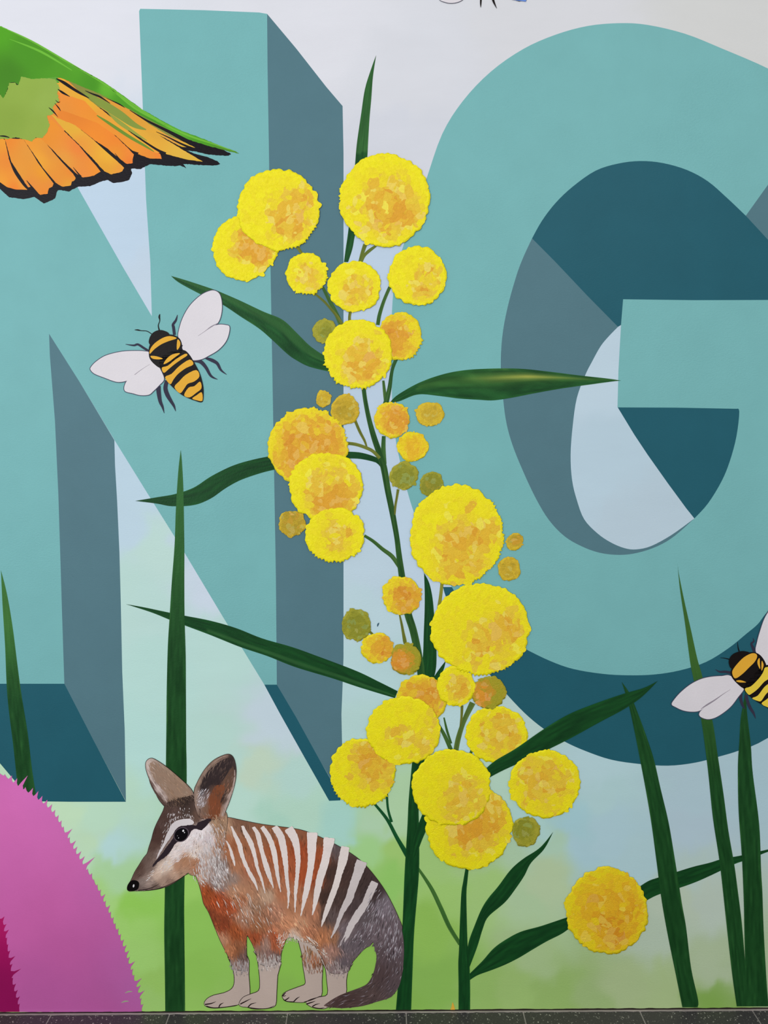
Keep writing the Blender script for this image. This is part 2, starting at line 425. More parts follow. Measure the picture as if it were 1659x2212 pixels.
s_ = 0.299
jx = [jx[0] - s_*k for k in (3, 2, 1)] + jx + [jx[-1] + s_*k for k in (1, 2, 3)]
for r in range(4):
    for a, b_ in zip(jx[:-1], jx[1:]):
        a2, b2 = max(a, -1.89) + 0.0012, min(b_, 1.89) - 0.0012
        if b2 - a2 < 0.03: continue
        y1_ = -0.0045 - r * 0.302; v, f = box(a2, b2, y1_ - 0.299, y1_, -0.02, random.uniform(-0.0004, 0.0), 0.0012)
        org = Vector(((a2+b2)/2, y1_ - 0.15, -0.02))
        o = link('tile', mesh_of('tile', v, f, org), floor, M['stone']); o.location = org
# grimy bead where the wall meets the tiles
def bead(name, ya, yb, za, zb, mat, seed, gapp):
    vs, fs = [], []; n = 380
    for i in range(n + 1):
        x = -1.89 + 3.78 * i / n
        k = 0.75 + 0.5 * n1(i * 0.55, seed)
        z_ = za + (zb - za) * k
        vs += [(x, ya, -0.003), (x, yb, -0.003), (x, yb * (0.9 + 0.3*n1(i*0.8, seed+3)), za), (x, ya, z_)]
    for i in range(n):
        q = i * 4
        fs += [(q+1, q+5, q+6, q+2), (q+2, q+6, q+7, q+3)]
    return link(name, mesh_of(name, vs, fs, Vector((0,0,0))), None, mat)
bd = bead('trim_1', -0.0001, -0.0030, 0.0004, 0.0030, flat('dark_sealant', (38,28,26), 0.7), 3, 0)
bd['kind'] = 'structure'; bd['label'] = 'dark sealant line where the mural wall meets the floor tiles'
bd = bead('trim_2', -0.0031, -0.0085, 0.0004, 0.0008, flat('dusty_edge', (158,146,142), 0.8, 0.25), 9, 0)
bd['kind'] = 'structure'; bd['label'] = 'pale dusty line along the wall edge of the floor tiles'

# ================================================================= PAINTED LETTERS
t = thing('painted_letter', 'teal block letter N with slate blue sides, behind the bees and wattle', 'letter', (200, 1728), 'block letters of the mural')
poly('letter_face', [(-170,15),(-57,15),(60,218),(169,407),(199,460),(266,578),(328,683),(324.7,567),(315.6,432),(308,219),(300.5,24),(303,19),(440,22),(560,27),(577,30),(578,150),(581,330),(584,560),(590,900),(596,1250),(598,1479),(571,1479),(480,1330),(392,1183),(320,1068),(247,950),(170,822),(106,721),(107.6,767),(118.7,909),(126,1067),(131,1226),(134,1325),(139,1477),(0,1477),(-140,1477),(-150,800)], M['teal'], 2, t)
poly('letter_side', [(577,30),(640,105),(705,188),(740,229),(742,330),(742,900),(742,1420),(740,1481),(737.5,1543),(739,1612),(738,1724),(690,1641),(640,1550),(598,1479),(596,1250),(590,900),(584,560),(581,330),(578,150)], M['slate'], 2, t)
poly('letter_side', [(106,721),(170,822),(247,951),(248.4,1004),(253,1083),(258,1194),(261,1305),(264,1451),(269.4,1578),(272,1731),(205,1605),(139,1477),(134,1325),(131,1226),(126,1067),(118.7,909),(107.6,767)], M['slate'], 2, t)
poly('letter_underside', [(-140,1477),(139,1477),(205,1605),(272,1732),(150,1732),(75,1731),(38,1694),(0,1649)], M['deep'], 2, t)
poly('letter_underside', [(571,1479),(598,1479),(640,1550),(690,1641),(736,1722),(735,1729),(711,1730),(660,1640),(605,1542)], M['deep'], 2, t)

outer = sm([(1790,242),(1725,188),(1659,148),(1560,105),(1480,73),(1400,54),(1340,50),(1270,56),(1200,75),(1130,106),(1060,155),(1000,218),(955,290),(920,390),(895,460),(871,532),(855,590),(848,651),(845,740),(847,863),(854,944),(864,996),(878.6,1056),(896,1112),(925,1180),(950,1228),(976,1268)], 4)
flow = sm([(982,1278),(1040,1340),(1090,1378),(1139,1404),(1189,1428),(1238,1445),(1301,1455.5),(1357,1458.7),(1413,1457),(1469,1448),(1525,1430),(1574,1400),(1611,1370),(1637,1348),(1659,1320),(1740,1230)], 4)
hole_low = sm([(1500,1120),(1457,1158),(1421,1179.5),(1378,1194),(1338,1198.7),(1295,1194),(1255,1179.5),(1219,1158),(1186,1123.6),(1157.5,1076.6),(1128.6,1015),(1107,961),(1094,914),(1087,863),(1081.8,796),(1084.8,729),(1096,665.7),(1114.6,598.5),(1129.6,557.5),(1149.3,515)], 4)
hole_top = sm([(1149.3,515),(1170.6,477),(1200.4,438),(1237.8,402.6),(1286,369),(1334.8,353.4),(1383,347.8),(1432,352.2),(1484,367.2),(1528.8,391.4),(1570,427),(1611,466)], 4)
bar_r = sm([(1590,883),(1597,889),(1590.8,943),(1576.3,997),(1558.3,1040.5),(1529.4,1087.5),(1500,1120)], 4)
t = thing('painted_letter', 'round teal block letter G with deep teal hollows, right of the yellow wattle', 'letter', (1400, 1655), 'block letters of the mural')
poly('letter_face', outer + flow + [(1800,1180),(1800,650),(1659,648),(1500,648.5),(1346,646.5),(1341.5,702),(1336,800),(1334,880),(1460,880.5)] + bar_r[:-1] + hole_low[:-1] + hole_top + [(1659,399),(1760,262)], M['teal'], 3, t)
diag = [(1500,1120),(1482.4,1098),(1442.7,1044),(1399.4,982.8),(1370.5,939.4),(1334.4,881)]
linner = sm([(1495,1123.6),(1450,1156),(1406.6,1179.5),(1374,1186.8),(1349,1184),(1320,1172),(1291,1152.5),(1262,1121.8),(1246,1080),(1235.8,1037),(1232.6,982.8),(1237,921),(1246,860),(1263.9,811),(1278.8,781.3),(1297.5,747.8),(1316,725.4),(1335,706)], 4)
poly('letter_side', hole_low + [(1200,566),(1268,638)] + linner[::-1], M['slate'], 2, t)
poly('letter_side', [(1611,466),(1659,399),(1760,262),(1800,300),(1800,640),(1745,600),(1659,518),(1637,494)], M['slate'], 2, t)
poly('letter_underside', hole_top + [(1637,494),(1659,518),(1745,600),(1800,650),(1346,650),(1341.5,702),(1335,706),(1268,638),(1200,566)], M['deep'], 2.4, t)
poly('letter_underside', [(1334.4,880)] + [(1460,880.5)] + bar_r + diag[1:-1], M['deep'], 2, t)
lower = sm([(957,1268),(964,1291),(990,1350),(1025,1412),(1057,1456),(1088.5,1493),(1133,1540),(1174,1574),(1219,1601.6),(1264,1622),(1320,1641),(1383,1650.5),(1443,1654),(1499,1648),(1551,1635),(1600,1620),(1659,1594),(1800,1500)], 4)
poly('letter_underside', [(976,1268)] + flow[:-1] + [(1740,1230),(1800,1180)] + lower[::-1], M['deep'], 2, t)

# ================================================================= PINK BLOOM
def ragged(path, depth, step, seed, ang):
    """bristly outline: saw teeth leaning along the brush"""
    rnd = random.Random(seed); a = resample(sm(path, 6), int(sum(math.hypot(path[i+1][0]-path[i][0], path[i+1][1]-path[i][1]) for i in range(len(path)-1)) / step)); out = []
    for i in range(len(a) - 1):
        d = a[i+1] - a[i]; l = math.hypot(*d) or 1; n = (d[1]/l, -d[0]/l)
        big = rnd.random() < 0.45
        k = rnd.uniform(0.5, 1.15) * depth * (1 if big else 0.45) * (0.55 + 1.1 * abs(n1(i * 0.37, seed)) * 1.6)
        out.append(tuple(a[i]))
        out.append((a[i][0] + n[0]*k*0.5 + d[0]*0.1, a[i][1] + n[1]*k*0.5 + d[1]*0.1))
        out.append((a[i][0] + n[0]*k + math.cos(ang)*k*0.5, a[i][1] + n[1]*k + math.sin(ang)*k*0.5))
        out.append((a[i][0] + d[0]*0.6 + n[0]*k*0.3, a[i][1] + d[1]*0.6 + n[1]*k*0.3))
    return out
def paint_ramp(name, stops, axis='z', nscale=3):
    m = paint(name, (128,128,128), 0.5, 0.22, var=0.03, patch=False); nt = m.node_tree; lk = nt.links.new
    at = nd(nt, 'ShaderNodeAttribute', attribute_name='Col'); sc = [n for n in nt.nodes if n.type == 'VECT_MATH' and n.operation == 'SCALE'][0]
    lk(at.outputs['Color'], sc.inputs[0]); return m
def shaded_poly(name, pts, L, mat, parent, colf, cell=10):
    """film whose paint blends between colours: interior grid vertices carry the colours"""
    from mathutils.geometry import delaunay_2d_cdt
    n = len(pts); xs = [p[0] for p in pts]; ys = [p[1] for p in pts]
    V = [Vector(p[:2]) for p in pts]; E = [(i, (i+1) % n) for i in range(n)]
    y = min(ys) + cell/2; row = 0
    while y < max(ys):
        x = min(xs) + cell/2 + (row % 2) * cell/2
        while x < max(xs): V.append(Vector((x, y))); x += cell
        y += cell * 0.87; row += 1
    vo, eo, fo, *_ = delaunay_2d_cdt(V, E, [list(range(n))], 1, 0.001)
    off = lay(L); verts = [P(v.x, v.y, off) for v in vo]
    fs = []
    for f in fo:
        a, b_, c_ = [verts[k] for k in f[:3]]
        cr = (b_.x-a.x)*(c_.z-a.z) - (b_.z-a.z)*(c_.x-a.x)
        fs.append(tuple(f) if cr > 0 else tuple(reversed(f)))
    cl = lin_np(colf(np.array([(v.x, v.y) for v in vo])))
    v2, f2 = film(pts, L); k0 = len(verts); nf = len(pts)
    verts += v2; side = [q for q in f2 if len(q) == 4]; fs += [tuple(k0 + i for i in q) for q in side]
    cs = lin_np(colf(np.array([p[:2] for p in pts], float))); cl = np.r_[cl, cs, cs]
    return link(name, mesh_of(name, verts, fs, wloc(parent), cl), parent, mat)
M['blend'] = paint('blended_paint', None, 0.5, 0.22, var=0.03, patch=False)
t = thing('painted_bloom', 'large round bristly pink bloom with a magenta heart, cut by the left edge', 'flower', (60, 2182))
pink_edge = [(-470,2183),(-455,2080),(-410,1950),(-340,1830),(-250,1745),(-120,1690),(-30,1672),(4,1674),(30,1692),(75,1722),(110,1752),(135,1790),(156,1830),(180,1870),(203,1905),(222,1945),(243,1990),(262,2035),(277,2080),(292,2125),(302,2160),(306,2183)]
pc = np.array([(40,1760,206,104,168),(150,1850,200,100,164),(120,1950,196,94,158),(200,2000,186,90,152),(60,2020,196,94,158),(250,2060,176,90,154),(283,2140,170,98,160),(205,1930,186,98,162),(130,1800,198,102,168),(150,2060,180,84,144),(90,2110,170,82,144),(150,2170,172,84,146),(240,2170,168,78,136),(70,1735,204,106,176),(-300,2000,196,94,158)], float)
shaded_poly('petals', ragged(pink_edge, 13, 13, 4, -0.5) + [(306,2186),(-470,2186)], 12, M['blend'], t, lambda q: field(q, pc, 2.2, 2500) * 1.10, 14)
red_edge = [(-230,2183),(-222,2100),(-190,2020),(-130,1975),(-60,1968),(0,1985),(8,2010),(14,2035),(18,2065),(23,2095),(28,2130),(36,2160),(42,2183)]
mc = np.array([(0,2000,168,24,92),(10,2060,150,16,84),(0,2120,132,14,76),(20,2170,134,14,78)], float)
shaded_poly('heart', ragged(red_edge, 11, 14, 9, -0.4) + [(42,2186),(-230,2186)], 14, M['blend'], t, lambda q: field(q, mc, 3, 900) * 1.10, 12)
for k, (x, y) in enumerate([(276, 2142), (268, 2163)]):
    poly('bare_streak', stroke_poly([(x-6,y+3,1),(x+2,y,3),(x+10,y,1)]), flat('streak_green', (164,170,140)), 14, t)

# ================================================================= BIRD WING
C1 = lambda pts: tr(pts, 0, 0, 2.9625)
t = thing('painted_wing', 'green and orange bird wing with black tipped feathers, at the upper left', 'bird wing', (100, 435))
blk = flat('feather_black', (24,18,24), 0.35)
poly('dark_fringe', C1(rough([(-400,1130),(-200,1170),(0,1210),(60,1262),(150,1275),(220,1260),(280,1303),(350,1272),(370,1215),(440,1226),(500,1195),(580,1190),(640,1165),(690,1150),(720,1170),(770,1168),(825,1152),(845,1110),(838,1078),(900,1082),(960,1050),(1080,1062),(1130,1062),(1150,1058),(1195,1078),(1170,1048),(1260,1056),(1380,1060),(1413,1050),(1390,1030),(1330,1005),(1250,985),(1190,962),(1260,972),(1340,990),(1460,998),(1480,985),(1400,945),(1250,890),(1080,820),(900,720),(700,620),(300,520),(-400,500)], 3, 9, 3)), blk, 6, t)
poly('dark_covert', C1([(355,492),(420,495),(540,540),(640,585),(740,640),(850,695),(950,760),(1080,830),(1200,885),(1120,905),(900,822),(700,722),(560,645),(380,610)]), flat('covert_olive', (138,138,62)), 6.6, t)
poly('feather_base', C1([(240,870),(290,740),(330,690),(345,560),(345,495),(420,500),(520,600),(600,760),(400,840)]), flat('base_orange', (236,140,54)), 6.8, t)
poly('covert_base', C1([(100,470),(360,470),(380,530),(120,560)]), flat('base_green', (96,160,56)), 9.8, t)
OR, YO = (240,144,54), (234,168,58)
feats = [
 ([(-400,880),(-60,880),(30,890),(45,960),(60,1030),(100,1110),(150,1180),(180,1214),(100,1213),(40,1195),(0,1165),(-150,1140),(-400,1090)], OR),
 ([(30,885),(150,890),(200,970),(240,1035),(290,1100),(345,1168),(335,1195),(312,1205),(305,1240),(255,1247),(200,1195),(180,1200),(120,1110),(70,1030)], (238,142,52)),
 ([(150,890),(260,880),(335,965),(400,1040),(465,1105),(485,1140),(478,1155),(460,1160),(452,1188),(400,1195),(355,1170),(290,1100),(250,1035)], (236,148,56)),
 ([(255,882),(305,850),(325,760),(400,830),(510,935),(590,1030),(645,1098),(600,1125),(530,1136),(485,1108),(410,1035),(340,962)], OR),
 ([(330,735),(370,750),(480,800),(605,900),(700,985),(795,1073),(780,1100),(710,1116),(660,1092),(600,1020),(515,935),(410,830)], YO),
 ([(360,752),(385,690),(500,735),(640,790),(740,870),(800,930),(858,985),(848,1020),(850,1045),(810,1050),(740,995),(680,945),(610,900),(480,800)], (240,138,50)),
 ([(380,700),(388,640),(380,585),(450,590),(540,640),(600,700),(640,745),(760,832),(860,890),(960,945),(1025,985),(1037,1016),(960,1015),(880,985),(835,955),(740,868),(620,785)], (240,138,52)),
 ([(372,590),(362,505),(400,500),(480,565),(580,645),(700,740),(830,845),(940,920),(1030,975),(1000,980),(930,935),(760,838),(640,750),(540,645)], (236,160,56)),
 ([(560,620),(640,640),(760,735),(900,830),(1000,855),(1090,910),(1180,965),(1300,1035),(1200,1022),(1060,985),(960,925),(830,838),(700,730)], (230,168,60)),
 ([(600,600),(740,650),(850,715),(950,790),(1080,870),(1170,905),(1250,945),(1160,940),(1010,860),(900,832),(760,738)], (224,160,60)),
]
for i, (p, c) in enumerate(feats):
    pcn = np.array([(a[0], a[1], *[min(255, max(0, ch + d)) for ch, d in zip(c, (random.uniform(-8, 6), random.uniform(-14, 16), random.uniform(-8, 8)))]) for a in C1(p)[::2]], float)
    shaded_poly('feather', C1(rough(p, 2.5, 12, i)), 7 + i * 0.25, M['blend'], t, lambda q, pcn=pcn: field(q, pcn, 2.5, 60), 5)
gc = np.array([(x, y, r, g, b_) for x, y, r, g, b_ in [(0,70,92,176,44),(60,110,84,160,44),(20,160,76,142,40),(100,120,84,158,42),(130,150,90,166,46),(-100,100,80,150,40),(160,130,96,178,50),(200,185,80,158,42),(230,190,110,192,60),(260,220,84,164,46),(330,270,76,160,40),(380,290,100,182,60),(430,305,84,166,44),(500,328,90,150,50)]], float)
shaded_poly('covert', C1(rough([(-400,-40),(0,165),(110,215),(220,270),(330,335),(440,400),(540,455),(640,510),(720,562),(800,620),(910,700),(1020,762),(1150,832),(1300,888),(1430,940),(1500,965),(1535,984),(1460,968),(1330,932),(1200,892),(1080,842),(950,772),(850,710),(740,655),(640,600),(540,560),(420,510),(360,492),(290,500),(200,505),(135,488),(120,545),(95,525),(60,530),(45,580),(20,632),(0,600),(-200,560),(-400,540)], 3, 9, 5)), 10, M['blend'], t, lambda q: field(q, gc, 3, 60) * np.array([0.93, 0.93, 0.8]), 6)
for C in [[(0,168,3),(200,262,10),(420,388,8),(600,492,2)], [(380,372,2),(640,520,9),(900,700,10),(1100,815,3)], [(700,560,2),(860,690,14),(1060,800,6)], [(1000,775,3),(1200,865,12),(1380,925,8),(1500,968,2)], [(60,250,2),(260,330,14),(460,450,5)]]:
    poly('light_streak', C1(stroke_poly(C)), flat('streak_lime', (112,184,56)), 10.6, t)
oc = np.array([(60,200,146,172,72),(30,260,140,166,66),(100,220,150,176,78),(80,280,146,170,70),(-100,250,140,166,66)], float)
shaded_poly('covert', C1(rough([(-400,560),(-200,580),(0,602),(20,632),(45,585),(60,530),(95,528),(115,548),(135,490),(200,505),(290,500),(350,506),(372,540),(382,562),(366,600),(380,645),(340,680),(345,730),(300,742),(318,800),(300,850),(270,882),(225,880),(205,905),(100,878),(60,890),(0,888),(-400,880)], 5, 8, 6, 0.4)), 11, M['blend'], t, lambda q: field(q, oc, 3, 60), 7)
t.children[-1]['label'] = 'olive green covert patch with ragged edges'
for C, c in [([(545,600,10),(640,655,46),(760,730,52),(860,800,34),(935,830,6)], (134,150,62)), ([(620,738,6),(700,790,18),(820,870,20),(930,935,14),(985,970,4)], (112,142,48)), ([(690,720,4),(760,780,26),(860,850,18),(940,900,4)], (150,158,66)),([(900,740,4),(1000,800,20),(1120,860,16),(1200,900,3)], (120,138,60))]:
    poly('green_streak', C1(stroke_poly(C)), flat('streak_%d_%d' % c[:2], c), 11, t)
for C in [[(360,503,6),(410,530,20),(470,570,18),(520,600,14),(570,628,4)], [(545,580,3),(590,600,9),(640,620,12),(705,662,3)], [(680,628,2),(760,665,8),(800,690,2)], [(370,570,3),(400,592,14),(447,618,3)], [(312,688,3),(340,712,9),(370,748,2)], [(350,660,2),(375,690,8),(388,710,2)], [(355,640,2),(372,655,6),(385,650,2)],
          [(830,705,3),(940,772,12),(1080,842,20),(1200,905,26),(1290,950,10)], [(820,835,3),(900,890,10),(1000,955,14),(1060,985,20)], [(1000,843,3),(1080,880,8),(1170,925,12),(1260,960,16)], [(60,1020,4),(95,1100,12),(150,1180,12),(185,1215,10)], [(170,1155,3),(210,1205,12),(250,1248,8)], [(240,1035,3),(290,1098,8),(350,1172,14)], [(333,962,3),(400,1035,8),(480,1115,14)], [(468,1070,2),(500,1110,8),(520,1130,8)], [(510,935,3),(590,1025,10),(660,1098,16)], [(603,898,3),(700,980,12),(800,1062,18)], [(735,980,2),(770,1025,8),(800,1050,6)], [(830,958,3),(850,972,14),(880,990,30)], [(0,870,6),(30,872,10),(60,880,5)]]:
    poly('dark_streak', C1(stroke_poly(C)), blk, 12, t)

# ================================================================= GRASS BLADES
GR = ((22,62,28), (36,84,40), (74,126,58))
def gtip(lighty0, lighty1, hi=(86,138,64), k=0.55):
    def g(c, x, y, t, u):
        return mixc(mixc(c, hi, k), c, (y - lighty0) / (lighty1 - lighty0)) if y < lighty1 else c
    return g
grp = 'tall painted grass blades'
blades = [
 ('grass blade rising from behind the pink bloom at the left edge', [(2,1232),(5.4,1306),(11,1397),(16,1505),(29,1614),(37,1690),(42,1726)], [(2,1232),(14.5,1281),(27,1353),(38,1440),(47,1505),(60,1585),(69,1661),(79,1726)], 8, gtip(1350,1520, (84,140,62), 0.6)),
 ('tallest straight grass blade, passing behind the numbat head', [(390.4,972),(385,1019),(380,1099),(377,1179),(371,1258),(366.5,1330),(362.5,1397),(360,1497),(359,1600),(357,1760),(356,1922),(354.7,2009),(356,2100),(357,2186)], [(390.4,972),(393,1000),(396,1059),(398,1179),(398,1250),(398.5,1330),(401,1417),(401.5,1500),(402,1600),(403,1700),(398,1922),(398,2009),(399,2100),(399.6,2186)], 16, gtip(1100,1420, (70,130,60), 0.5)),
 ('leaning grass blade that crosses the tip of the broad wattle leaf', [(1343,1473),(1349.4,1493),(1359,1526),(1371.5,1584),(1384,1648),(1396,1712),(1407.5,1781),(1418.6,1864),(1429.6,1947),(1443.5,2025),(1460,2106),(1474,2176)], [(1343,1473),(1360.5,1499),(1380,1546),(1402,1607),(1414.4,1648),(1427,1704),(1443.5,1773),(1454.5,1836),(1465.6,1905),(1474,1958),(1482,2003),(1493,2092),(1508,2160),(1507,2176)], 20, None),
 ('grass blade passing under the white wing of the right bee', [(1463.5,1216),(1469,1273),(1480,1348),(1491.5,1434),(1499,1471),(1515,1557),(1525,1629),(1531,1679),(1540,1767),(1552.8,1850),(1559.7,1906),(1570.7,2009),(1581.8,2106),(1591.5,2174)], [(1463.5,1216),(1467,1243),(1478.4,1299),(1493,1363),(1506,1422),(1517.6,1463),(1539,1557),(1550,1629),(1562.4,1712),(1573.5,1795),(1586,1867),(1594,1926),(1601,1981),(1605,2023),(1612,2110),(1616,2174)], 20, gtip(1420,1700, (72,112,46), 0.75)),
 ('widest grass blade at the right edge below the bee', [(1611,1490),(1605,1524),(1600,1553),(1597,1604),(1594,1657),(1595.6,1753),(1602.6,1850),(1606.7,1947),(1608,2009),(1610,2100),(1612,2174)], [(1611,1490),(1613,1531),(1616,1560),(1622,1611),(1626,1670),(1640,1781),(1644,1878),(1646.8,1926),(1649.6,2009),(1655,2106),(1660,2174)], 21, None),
]
for i, (lb, A, B, L, g) in enumerate(blades):
    o = blade('grass_blade', A, B, M['leaf'], L, None, GR, 11 + i * 5, nu=11, grad=g)
    tag(o, lb, 'grass', grp)

# ================================================================= WATTLE PLANTS
DK = ((18,58,28), (26,80,36), (52,118,56))
LF = ((20,62,30), (36,92,44), (92,142,66))
OL = ((84,96,34), (122,124,48), (160,156,84))
MG = ((50,88,38), (74,108,50), (116,138,70))
wat = thing('painted_wattle', 'tall wattle plant with dozens of yellow ball blossoms and long leaves, mid wall', 'plant', (872, 2182), 'painted wattle plants')
def yl(c, x, y, t, u):      # yellow-green light along the right-hand leaf
    k = math.exp(-((u - 0.30) / 0.10) ** 2) * max(0, 1 - abs(x - 1140) / 150.0)
    m_ = math.exp(-((u - 0.35) / 0.25) ** 2) * (0.35 if x > 900 else 0)
    return mixc(mixc(c, (92,128,52), m_), (196,190,86), k * 0.8)
def two(c, x, y, t, u): return mixc(c, (58,104,52), 0.55) if u < 0.42 else c
leaves = [
 ([(812.5,119),(802,148),(788.4,192),(780,247),(771,309),(767,354),(760,430),(752,501),(747,536),(743,566)], [(812.5,119),(805.6,165),(802,213),(798,258),(795,309),(793,344),(785,430),(768,501),(761.5,536),(752,566)], LF, 12, lambda c,x,y,t,u: mixc(c, (84,130,66), 0.35) if y < 330 else c, None),
 ([(369.6,596),(405.5,606.6),(461,625),(481,633),(520,650),(568.6,673),(610,690.5),(640.7,719),(668,746),(692,763),(706,771)], [(369.6,596),(387,610.7),(434,636),(479,657),(520,684),(560,710),(590,736),(620,764),(640,778),(668,792),(712,803)], LF, 12, two, None),
 ([(843,868.5),(859,853),(902.7,828),(949.7,810.5),(996.7,800.5),(1053,796.4),(1122,796.4),(1185,802.7),(1247.5,810.5),(1310,817.4),(1342,822)], [(843,869),(862,867),(902.7,852),(949.7,855.4),(990.5,860.7),(1034,863.5),(1065.7,864.8),(1106.5,859),(1153.5,849.7),(1216,838.7),(1279,830),(1322.8,824),(1342,822)], LF, 13, yl, None),
 ([(292,1082),(339.5,1074),(379,1067),(419,1053),(455,1029.5),(498.6,1007.6),(538,995),(582,985.8),(620,983)], [(292,1082),(339.5,1088),(371,1093.5),(419,1091),(455,1077),(486.7,1055),(518.5,1037.5),(558,1023.5),(588,1015.6),(620,1010)], DK, 12, None, None),
 ([(271.8,1305),(311.6,1312),(359,1322),(399,1330),(455,1341),(510.5,1357),(566,1379),(630,1397.5),(685.6,1417.4),(769,1449),(817,1472),(859,1493)], [(271.8,1305),(327.5,1323),(367,1339),(399,1351),(455,1372),(518.5,1397.5),(578,1417.4),(637.8,1441),(717.4,1465),(777,1485),(853,1508)], DK, 12, lambda c,x,y,t,u: mixc(c, (62,108,58), 0.5 if 0.66 < u < 0.9 and t > 0.3 else 0), None),
 ([(916,1238),(917.5,1283),(917,1327),(915.3,1370),(913.9,1413),(910,1445),(904,1470)], [(916,1238),(927,1259),(934,1290),(937.7,1327),(940.6,1370),(942.8,1406),(942,1442),(936,1470)], DK, 12, None, None),
 ([(963,1427),(949,1445),(937,1463),(932,1474)], [(963,1427),(958,1447),(948,1464),(942,1476)], DK, 13, None, None),
 ([(1421,1471),(1390.7,1486),(1346,1499),(1282.5,1521),(1226.6,1544),(1174,1575.5),(1114.6,1616.6),(1070,1643),(1047,1663)], [(1421,1471),(1387,1505),(1349.7,1531),(1293.7,1561),(1234,1594),(1182,1620),(1133,1643),(1085,1665),(1053,1682)], DK, 36, None, None),
]
for i, (A, B, c, L, g, lb) in enumerate(leaves):
    blade('leaf', A, B, M['leaf'], L, wat, c, 60 + i * 3, nu=11, grad=g)
# main stem, then branches
blade('stem', [(902,1465),(900,1560),(891,1640),(883,1725),(880,1786),(874,1885),(869,2006),(862,2100),(855,2184)], [(920,1465),(918,1560),(917,1640),(905,1725),(905,1790),(905,1885),(895,2006),(891,2100),(888,2184)], M['leaf'], 14, wat, DK, 90, nu=9, light=0.2)
stems = [
 ([(785,834,9),(789,865,9),(797,905,10),(808,945,12),(820,980,13),(829,1010,14),(838,1060,13),(848,1110,12),(857,1160,11),(862,1200,12),(869,1250,14),(880,1320,16),(892,1360,16),(901,1400,16),(908,1440,16),(911,1476,16)], ((28,66,30),(58,98,44),(120,132,64)), 13),
 ([(922,1754,14),(914,1782,20),(903,1812,18),(893,1850,10)], DK, 14.2), ([(829,942,8),(828,970,10),(829,1002,12)], ((36,78,36),(70,110,54),(110,136,70)), 12.6),
 ([(856,775,8),(847,800,7),(841,840,9),(833,873,12)], ((36,78,36),(62,100,50),(110,136,70)), 12.4), ([(828,822,5),(831,850,7),(834,872,8)], MG, 12.2),
 ([(842,620,7),(830,648,7),(820,679,8),(816,702,8)], MG, 12), ([(697,620,6),(712,650,8),(725,675,9),(738,704,11)], MG, 12),
 ([(677,632,4),(699,650,5),(711,663,5),(728,683,6),(742,704,6)], OL, 12.3), ([(758,668,7),(755,685,6),(756,702,7)], OL, 12),
 ([(789,528,9),(783,546,8),(778,568,9)], ((88,104,40),(112,124,50),(140,146,80)), 12), ([(812,531,5),(797,542,7),(787,552,6),(780,566,6)], ((88,104,40),(112,124,50),(140,146,80)), 12.3),
 ([(643,534,7),(652,548,6)], OL, 12), ([(766,906,6),(777,932,6),(787.5,952,5),(793,968,3)], OL, 12),
 ([(747,957,7),(769,960,7),(790,967,7),(806,975,7),(820,990,7)], ((96,108,40),(124,128,52),(160,156,84)), 13.5),
 ([(745,983,15),(775,984,14),(802,990,12),(818,997,10),(829,1012,8)], DK, 12.8), ([(787,1157,6),(806,1169,7),(826,1186,8),(847,1202,9),(862,1224,8)], MG, 12),
 ([(860,1057,6),(857,1076,5),(854,1093,5),(853,1112,3)], OL, 13.6), ([(955,1258,7),(952,1286,7),(948,1314,8)], ((132,132,42),(146,144,54),(166,160,80)), 12),
 ([(862.5,1325,3),(867.6,1348,5),(871,1367,6),(874.5,1385,8),(875,1391,6)], OL, 14), ([(796,1363,6),(805,1370,5)], OL, 14),
 ([(946,1563,5),(961,1590,8),(976,1624,9)], MG, 12), ([(959,1550,3),(966,1580,5),(975,1606,4)], MG, 11.7),
 ([(1021,1518,13),(1002,1558,10),(990,1595,11),(984,1626,11)], ((78,102,44),(100,122,58),(130,144,84)), 12), ([(998,1524,6),(997,1549,5),(994,1570,3)], OL, 12.2), ([(1020,1619,6),(1014,1634,6)], MG, 12),
 ([(805,1732,5),(835.5,1769,7),(857,1809,8),(880,1848,11)], ((18,74,38),(24,88,46),(60,120,70)), 12), ([(835.5,1712,5),(838,1747,5),(846,1776,6)], ((18,74,38),(24,88,46),(60,120,70)), 11.7),
 ([(902,1874,5),(931,1918,8),(952,1961,9),(971,2003,9),(994,2040,8)], ((56,100,44),(74,118,54),(110,150,76)), 11.5),
]
for i, (C, c, L) in enumerate(stems):
    twig('stem' if i == 0 else 'branch', C, M['leaf'], L, wat, c, 120 + i * 2, nu=7 if i == 0 else 5)

